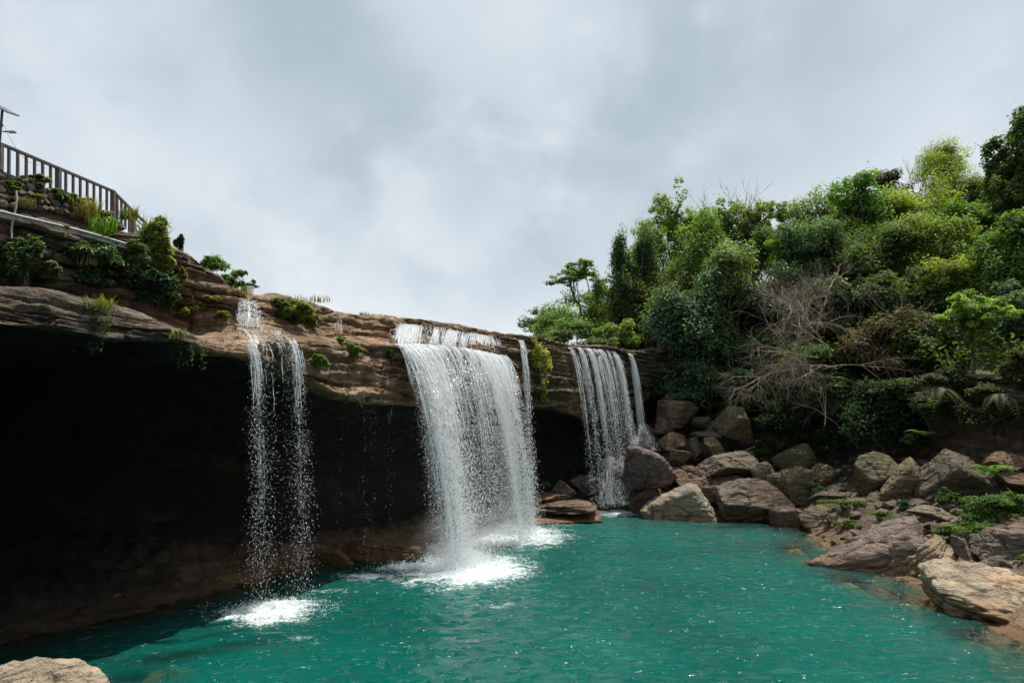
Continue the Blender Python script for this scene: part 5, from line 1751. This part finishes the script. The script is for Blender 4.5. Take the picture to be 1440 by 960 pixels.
run_drops(root, t_, b_, 2600, r_, .5, (.02, .045), 'broken_water', .12)
splash(root, 855, 707, 2.6, 1.6, 1.5, 3200, r_)
mist(root, onwater(850, 710) + Vector((0, .6, .8)), 3.6, 2.2, 2.4)
reloc(root)

# thin smooth stream right of it, fanning over the cone rock
r_ = np.random.default_rng(904)
s0 = lipline([(882, 497), (888, 497)], .2)
root = empty('waterfall', s0[0], 'thin smooth stream at the far right, fanning out over a dark cone shaped rock', 'waterfall', FL)
veil(root, s0, np.array([.75, -.35, 0]), [.0, .62, .2], nu=12, zend=4.0, seed=11)
falls(root, s0, np.array([.75, -.35, 0]), [(.5, .3, 1, 0)], 900, r_, zend=4.2, strands=50, spread=.12, size=(.015, .03), strand_len=(.5, 1.0))
ap = at(903, 598, 40.2)
run_drops(root, [ap + Vector((-.1, 0, .06)), ap], [at(882, 634, 39.4), at(896, 636, 39.4)], 900, r_, .25, (.010, .026), 'droplets', .10)
run_drops(root, [ap, ap + Vector((.1, 0, .06))], [at(912, 636, 39.4), at(930, 631, 39.4)], 900, r_, .25, (.010, .026), 'droplets', .10)
run_drops(root, [ap, ap], [at(890, 634, 39.4), at(924, 634, 39.4)], 500, r_, .2, (.008, .02), 'droplets', .08)
cascade(root, [ap + Vector((-.12, 0, .06)), ap + Vector((.12, 0, .06))], [at(884, 634, 39.4), at(928, 632, 39.4)], [.0, .42, .55, .22, .1, .25, .15, .4, .55, .35, .0], seed=12, out_=.25, nu=40, nv=24)
mist(root, at(905, 622, 39.4), 1.3, .8, 1.3)
reloc(root)

# thread of water between the main and the right hand waterfall
r_ = np.random.default_rng(905)
s0 = lipline([(728, 478), (735, 479)], .1)
root = empty('waterfall', s0[0], 'thin thread of falling water just right of the widest waterfall', 'waterfall', FL)
falls(root, s0, np.array([.55, -.6, 0]), [(.4, .3, 1, 0), (.8, .2, .5, .1)], 1500, r_, zend=.8, strands=30, spread=.22, size=(.016, .036), strand_len=(.2, .5))
veil(root, s0, np.array([.55, -.6, 0]), [.5, .6, .4], nu=10, zend=.8, seed=14)
reloc(root)
r_ = np.random.default_rng(906)
s0 = lipline([(872, 500), (876, 500)], .15)
root = empty('waterfall', s0[0], 'faint broken trickle between the white strands and the smooth stream', 'waterfall', FL)
falls(root, s0, np.array([.3, -.4, 0]), [(.5, .3, 1, 0)], 420, r_, zend=3.2, strands=10, spread=.14, size=(.016, .034), strand_len=(.1, .4))
reloc(root)
r_ = np.random.default_rng(907)
s0, s1 = lipline([(474, 446), (482, 446)], .05), lipline([(472, 470), (483, 471)], .06)
root = empty('waterfall', s0[0], 'small trickle down a dark notch in the rim left of the widest waterfall', 'waterfall', FL)
cascade(root, s0, s1, [.3, .42, .3], seed=15, out_=.05, nu=10)
run_drops(root, s0, s1, 120, r_, .08, (.012, .025))
reloc(root)
# drips off the lip of the cave
r_ = np.random.default_rng(908)
s0 = lipline([(470, 549), (500, 557), (530, 562), (556, 563)], .05)
root = empty('waterfall', s0[0], 'sparse drips falling from the orange lip left of the widest waterfall', 'waterfall', FL)
falls(root, s0, np.array([.1, -.1, 0]), [(x, .01, r_.uniform(.4, 1), 0) for x in r_.uniform(0, 1, 9)], 300, r_, zend=.2, strands=12, spread=.05, size=(.009, .018), strand_len=(.05, .2), strand_w=(.004, .008))
reloc(root)

# ------------------------------------------------------------------ path edge, railing, wall, lamp
ZP = 10.8 * S


def on_level(px, py, z):
    d = ray(px, py)
    t = (z - CAMZ) / d.z
    return Vector((d.x * t, d.y * t, z))


k_ = 1.0
base = [on_level(-210, 140, ZP), on_level(-70, 206, ZP), on_level(0, 236, ZP), on_level(82, 269, ZP), on_level(159, 304, ZP), on_level(187, 328, ZP), on_level(240, 366, ZP)]
tops = [at(-210, 104, base[0].y / S), at(-70, 172, base[1].y / S), at(0, 202, base[2].y / S), at(82, 236.5, base[3].y / S), at(159, 269, base[4].y / S), at(187, 297, base[5].y / S), at(240, 347, base[6].y / S)]
rail = empty('railing', base[3], 'grey brown railing with square balusters along the path on the left cliff', 'railing')


def beam(name, a, b, w, h, parent, mat, bev=.006):
    a, b = Vector(a), Vector(b)
    d = b - a
    me = box_mesh(name, w, d.length, h, bev)
    o = obj(name, me, mat, parent)
    q = d.to_track_quat('Y', 'Z')
    o.matrix_world = Matrix.Translation((a + b) / 2) @ q.to_matrix().to_4x4()
    o.matrix_parent_inverse = Matrix.Identity(4)
    if parent:
        o.location = (a + b) / 2 - parent.location
    return o


def upright(name, a, b, w, parent, mat, yaw):
    a, b = Vector(a), Vector(b)
    o = obj(name, box_mesh(name, w, w, (b - a).length, .006), mat, parent, (a + b) / 2 - parent.location)
    z = (b - a).normalized()
    o.rotation_euler = z.to_track_quat('Z', 'Y').to_euler()
    return o


nb = [12, 8, 6, 7, 4, 9]
for i in range(6):
    a, b, ta, tb = base[i], base[i + 1], tops[i], tops[i + 1]
    beam('top_rail', ta - (tb - ta) * .004, tb, .11, .10, rail, M_RAIL)
    upright('post', b + Vector((0, 0, -.1)), tb + Vector((0, 0, .03)), .17, rail, M_RAIL, 0)
    if i < 5:
        for j in range(1, nb[i] + 1):
            f = j / (nb[i] + 1)
            upright('baluster', a.lerp(b, f) + Vector((0, 0, -.1)), ta.lerp(tb, f) - Vector((0, 0, .03)), .085, rail, M_RAIL, 0)
    else:
        for f in (.25, .5, .75):
            beam('cross_rail', a.lerp(ta, f), b.lerp(tb, f), .05, .05, rail, M_RAIL)
        upright('post', a.lerp(b, .5) + Vector((0, 0, -.1)), ta.lerp(tb, .5), .12, rail, M_RAIL, 0)

# retaining wall of uneven stones under the railing
r_ = np.random.default_rng(31)
foot_px = [(-210, 232), (-70, 268), (0, 292), (82, 300), (130, 315), (172, 322)]
top_px = [(-210, 142), (-70, 208), (0, 238), (82, 271), (130, 292), (172, 318)]
foot_w = [at(x, y, on_level(t_[0], t_[1], ZP).y / S - .25) for (x, y), t_ in zip(foot_px, top_px)]
top_w = [on_level(x, y, ZP - .03) for x, y in top_px]
wall = empty('retaining_wall', foot_w[2], 'mossy rough stone retaining wall under the railing', 'stone wall')
Vw = []
for f_, t_ in zip(foot_w, top_w):
    bk = Vector((-.5, .45, 0))
    Vw += [f_ + Vector((-.06, .06, -.5)), t_ + Vector((-.06, .06, 0)), t_ + bk, f_ + bk]
Fw = []
for i in range(len(foot_w) - 1):
    for j in range(4):
        Fw.append([i * 4 + j, i * 4 + (j + 1) % 4, (i + 1) * 4 + (j + 1) % 4, (i + 1) * 4 + j])
obj('core', make_mesh('core', np.array([tuple(v - wall.location) for v in Vw]), np.array(Fw)), M_MORTAR, wall)
SM = []
for q in range(6):
    V, Fc = boulder_shape(400 + q, 3, (1, .8, .8), 0, 1, 26, .8)
    lo, hi = V.min(0), V.max(0)
    SM.append(make_mesh('stone', (V - (lo + hi) / 2) / (hi - lo), Fc))
    SM[-1].materials.append(M_STONE)
segl = [(foot_w[i + 1] - foot_w[i]).length for i in range(len(foot_w) - 1)]
for i in range(len(foot_w) - 1):
    hgt = max((top_w[i] - foot_w[i]).length, (top_w[i + 1] - foot_w[i + 1]).length)
    rows = max(1, int(hgt / .27))
    for rr in range(rows):
        x = -.1 + .2 * (rr % 2)
        while x < segl[i]:
            wd = r_.uniform(.26, .5)
            f = min(1, (x + wd / 2) / segl[i])
            fb_, tb_ = foot_w[i].lerp(foot_w[i + 1], f), top_w[i].lerp(top_w[i + 1], f)
            hh_ = (tb_ - fb_).length
            if (rr + .5) * .27 < hh_:
                p = fb_.lerp(tb_, (rr + .5) * .27 / hh_)
                o = obj('stone', SM[r_.integers(6)], None, wall, p - wall.location + Vector((.03, -.03, 0)), tuple(np.array([.10, .08, .06]) * r_.uniform(.5, 1.4)))
                o.scale = (wd * 1.0, .26, .27)
                dd = foot_w[i + 1] - foot_w[i]
                o.rotation_euler = (0, r_.normal() * .06, math.atan2(dd.y, dd.x))
            x += wd

# concrete edge of the lower path and the pipe along it
edge = [at(-60, 288, 13.9)] + lipline([(0, 300), (60, 314), (110, 326), (150, 337), (190, 349)], .12)
path = empty('pipe', edge[1], 'pale grey water pipe running along the edge of the rock shelf on the left', 'pipe')
V, Q_ = tubes([(np.array([tuple(p + Vector((.05, -.08, .05)) - path.location) for p in edge]), np.full(6, .038))], 8)
obj('run', make_mesh('run', V, Q_, smooth=True), M_PIPE, path)
dn = edge[1].lerp(edge[2], .35)
V, Q_ = tubes([(np.array([tuple(dn + Vector((.02, -.1, .9 - i * .28)) + Vector((.05 * math.sin(i), 0, 0)) - path.location) for i in range(7)]), np.full(7, .03))], 6)
obj('drop_pipe', make_mesh('drop_pipe', V, Q_, smooth=True), M_PIPE, path)
Vc = []
for p in edge:
    n_ = Vector((-.85, .5, 0))
    Vc += [p + Vector((.05, -.05, .03)), p + n_ * .5 + Vector((0, 0, .08)), p + n_ * .5 + Vector((0, 0, -.2)), p + Vector((.05, -.05, -.14))]
Fc_ = []
for i in range(len(edge) - 1):
    for j in range(4):
        Fc_.append([i * 4 + j, (i + 1) * 4 + j, (i + 1) * 4 + (j + 1) % 4, i * 4 + (j + 1) % 4])
o = obj('path', make_mesh('path', np.array([tuple(v) for v in Vc]), np.array(Fc_)), M_CONC)
o['kind'] = 'structure'

# solar street lamp behind the railing
lb_ = on_level(2, 238, ZP)
lb_ = Vector((lb_.x - .5, lb_.y + 1.0, ZP))
Yl = lb_.y / S
lamp = empty('street_lamp', lb_, 'street lamp with a tilted solar panel at the left edge above the railing', 'street lamp')
k = Yl * S / F
c0 = at(3.5, 152, Yl) - lb_
V, Q_ = tubes([(np.array([(c0.x, 0, -.1), (c0.x, 0, c0.z)]), [.055, .045])], 8)
obj('pole', make_mesh('pole', V, Q_, smooth=True), M_DARKMETAL, lamp)
a, b = at(-14, 143, Yl) - lb_, at(19, 161, Yl) - lb_
me = box_mesh('solar_panel', (b - a).length, .55, .045, .008)
pn = obj('solar_panel', me, M_DARKMETAL, lamp, (a + b) / 2)
pn.rotation_euler = (R(12), math.atan2(-(b - a).z, (b - a).x), 0)
a, b = at(4, 185, Yl) - lb_, at(17, 185.5, Yl) - lb_
V, Q_ = tubes([(np.array([tuple(a), tuple(a.lerp(b, .5)), tuple(b)]), [.025, .03, .03])], 6)
obj('bracket', make_mesh('bracket', V, Q_), M_DARKMETAL, lamp)
lh = obj('lamp_head', box_mesh('lamp_head', .28, .16, .09, .03), M_PIPE, lamp, b)
a, b = at(-8, 170, Yl) - lb_, at(4, 177, Yl) - lb_
V, Q_ = tubes([(np.array([tuple(a), tuple(b)]), [.03, .03])], 6)
obj('arm', make_mesh('arm', V, Q_), M_DARKMETAL, lamp)
ca, cb = at(4, 174, Yl), at(62, 232, 18.2)
pts = np.array([tuple(ca.lerp(cb, f) - Vector((0, 0, .5 * math.sin(math.pi * f)))) for f in np.linspace(0, 1, 14)])
V, Q_ = tubes([(pts, np.full(14, .007))], 4)
cbl = obj('cable', make_mesh('cable', V, Q_), M_DARKMETAL)
tag(cbl, 'thin wire sagging from the lamp pole down to the railing', 'cable')

# white block by the upper cascade
c = at(352, 411, 21.5)
root = empty('marker_block', c, 'small white block on the rim above the left cascade', 'marker block')
obj('block', box_mesh('block', .27, .27, .34, .02), M_WHITE, root, (0, 0, .05))
obj('cap', box_mesh('cap', .30, .30, .05, .012), M_WHITE, root, (0, 0, .245))
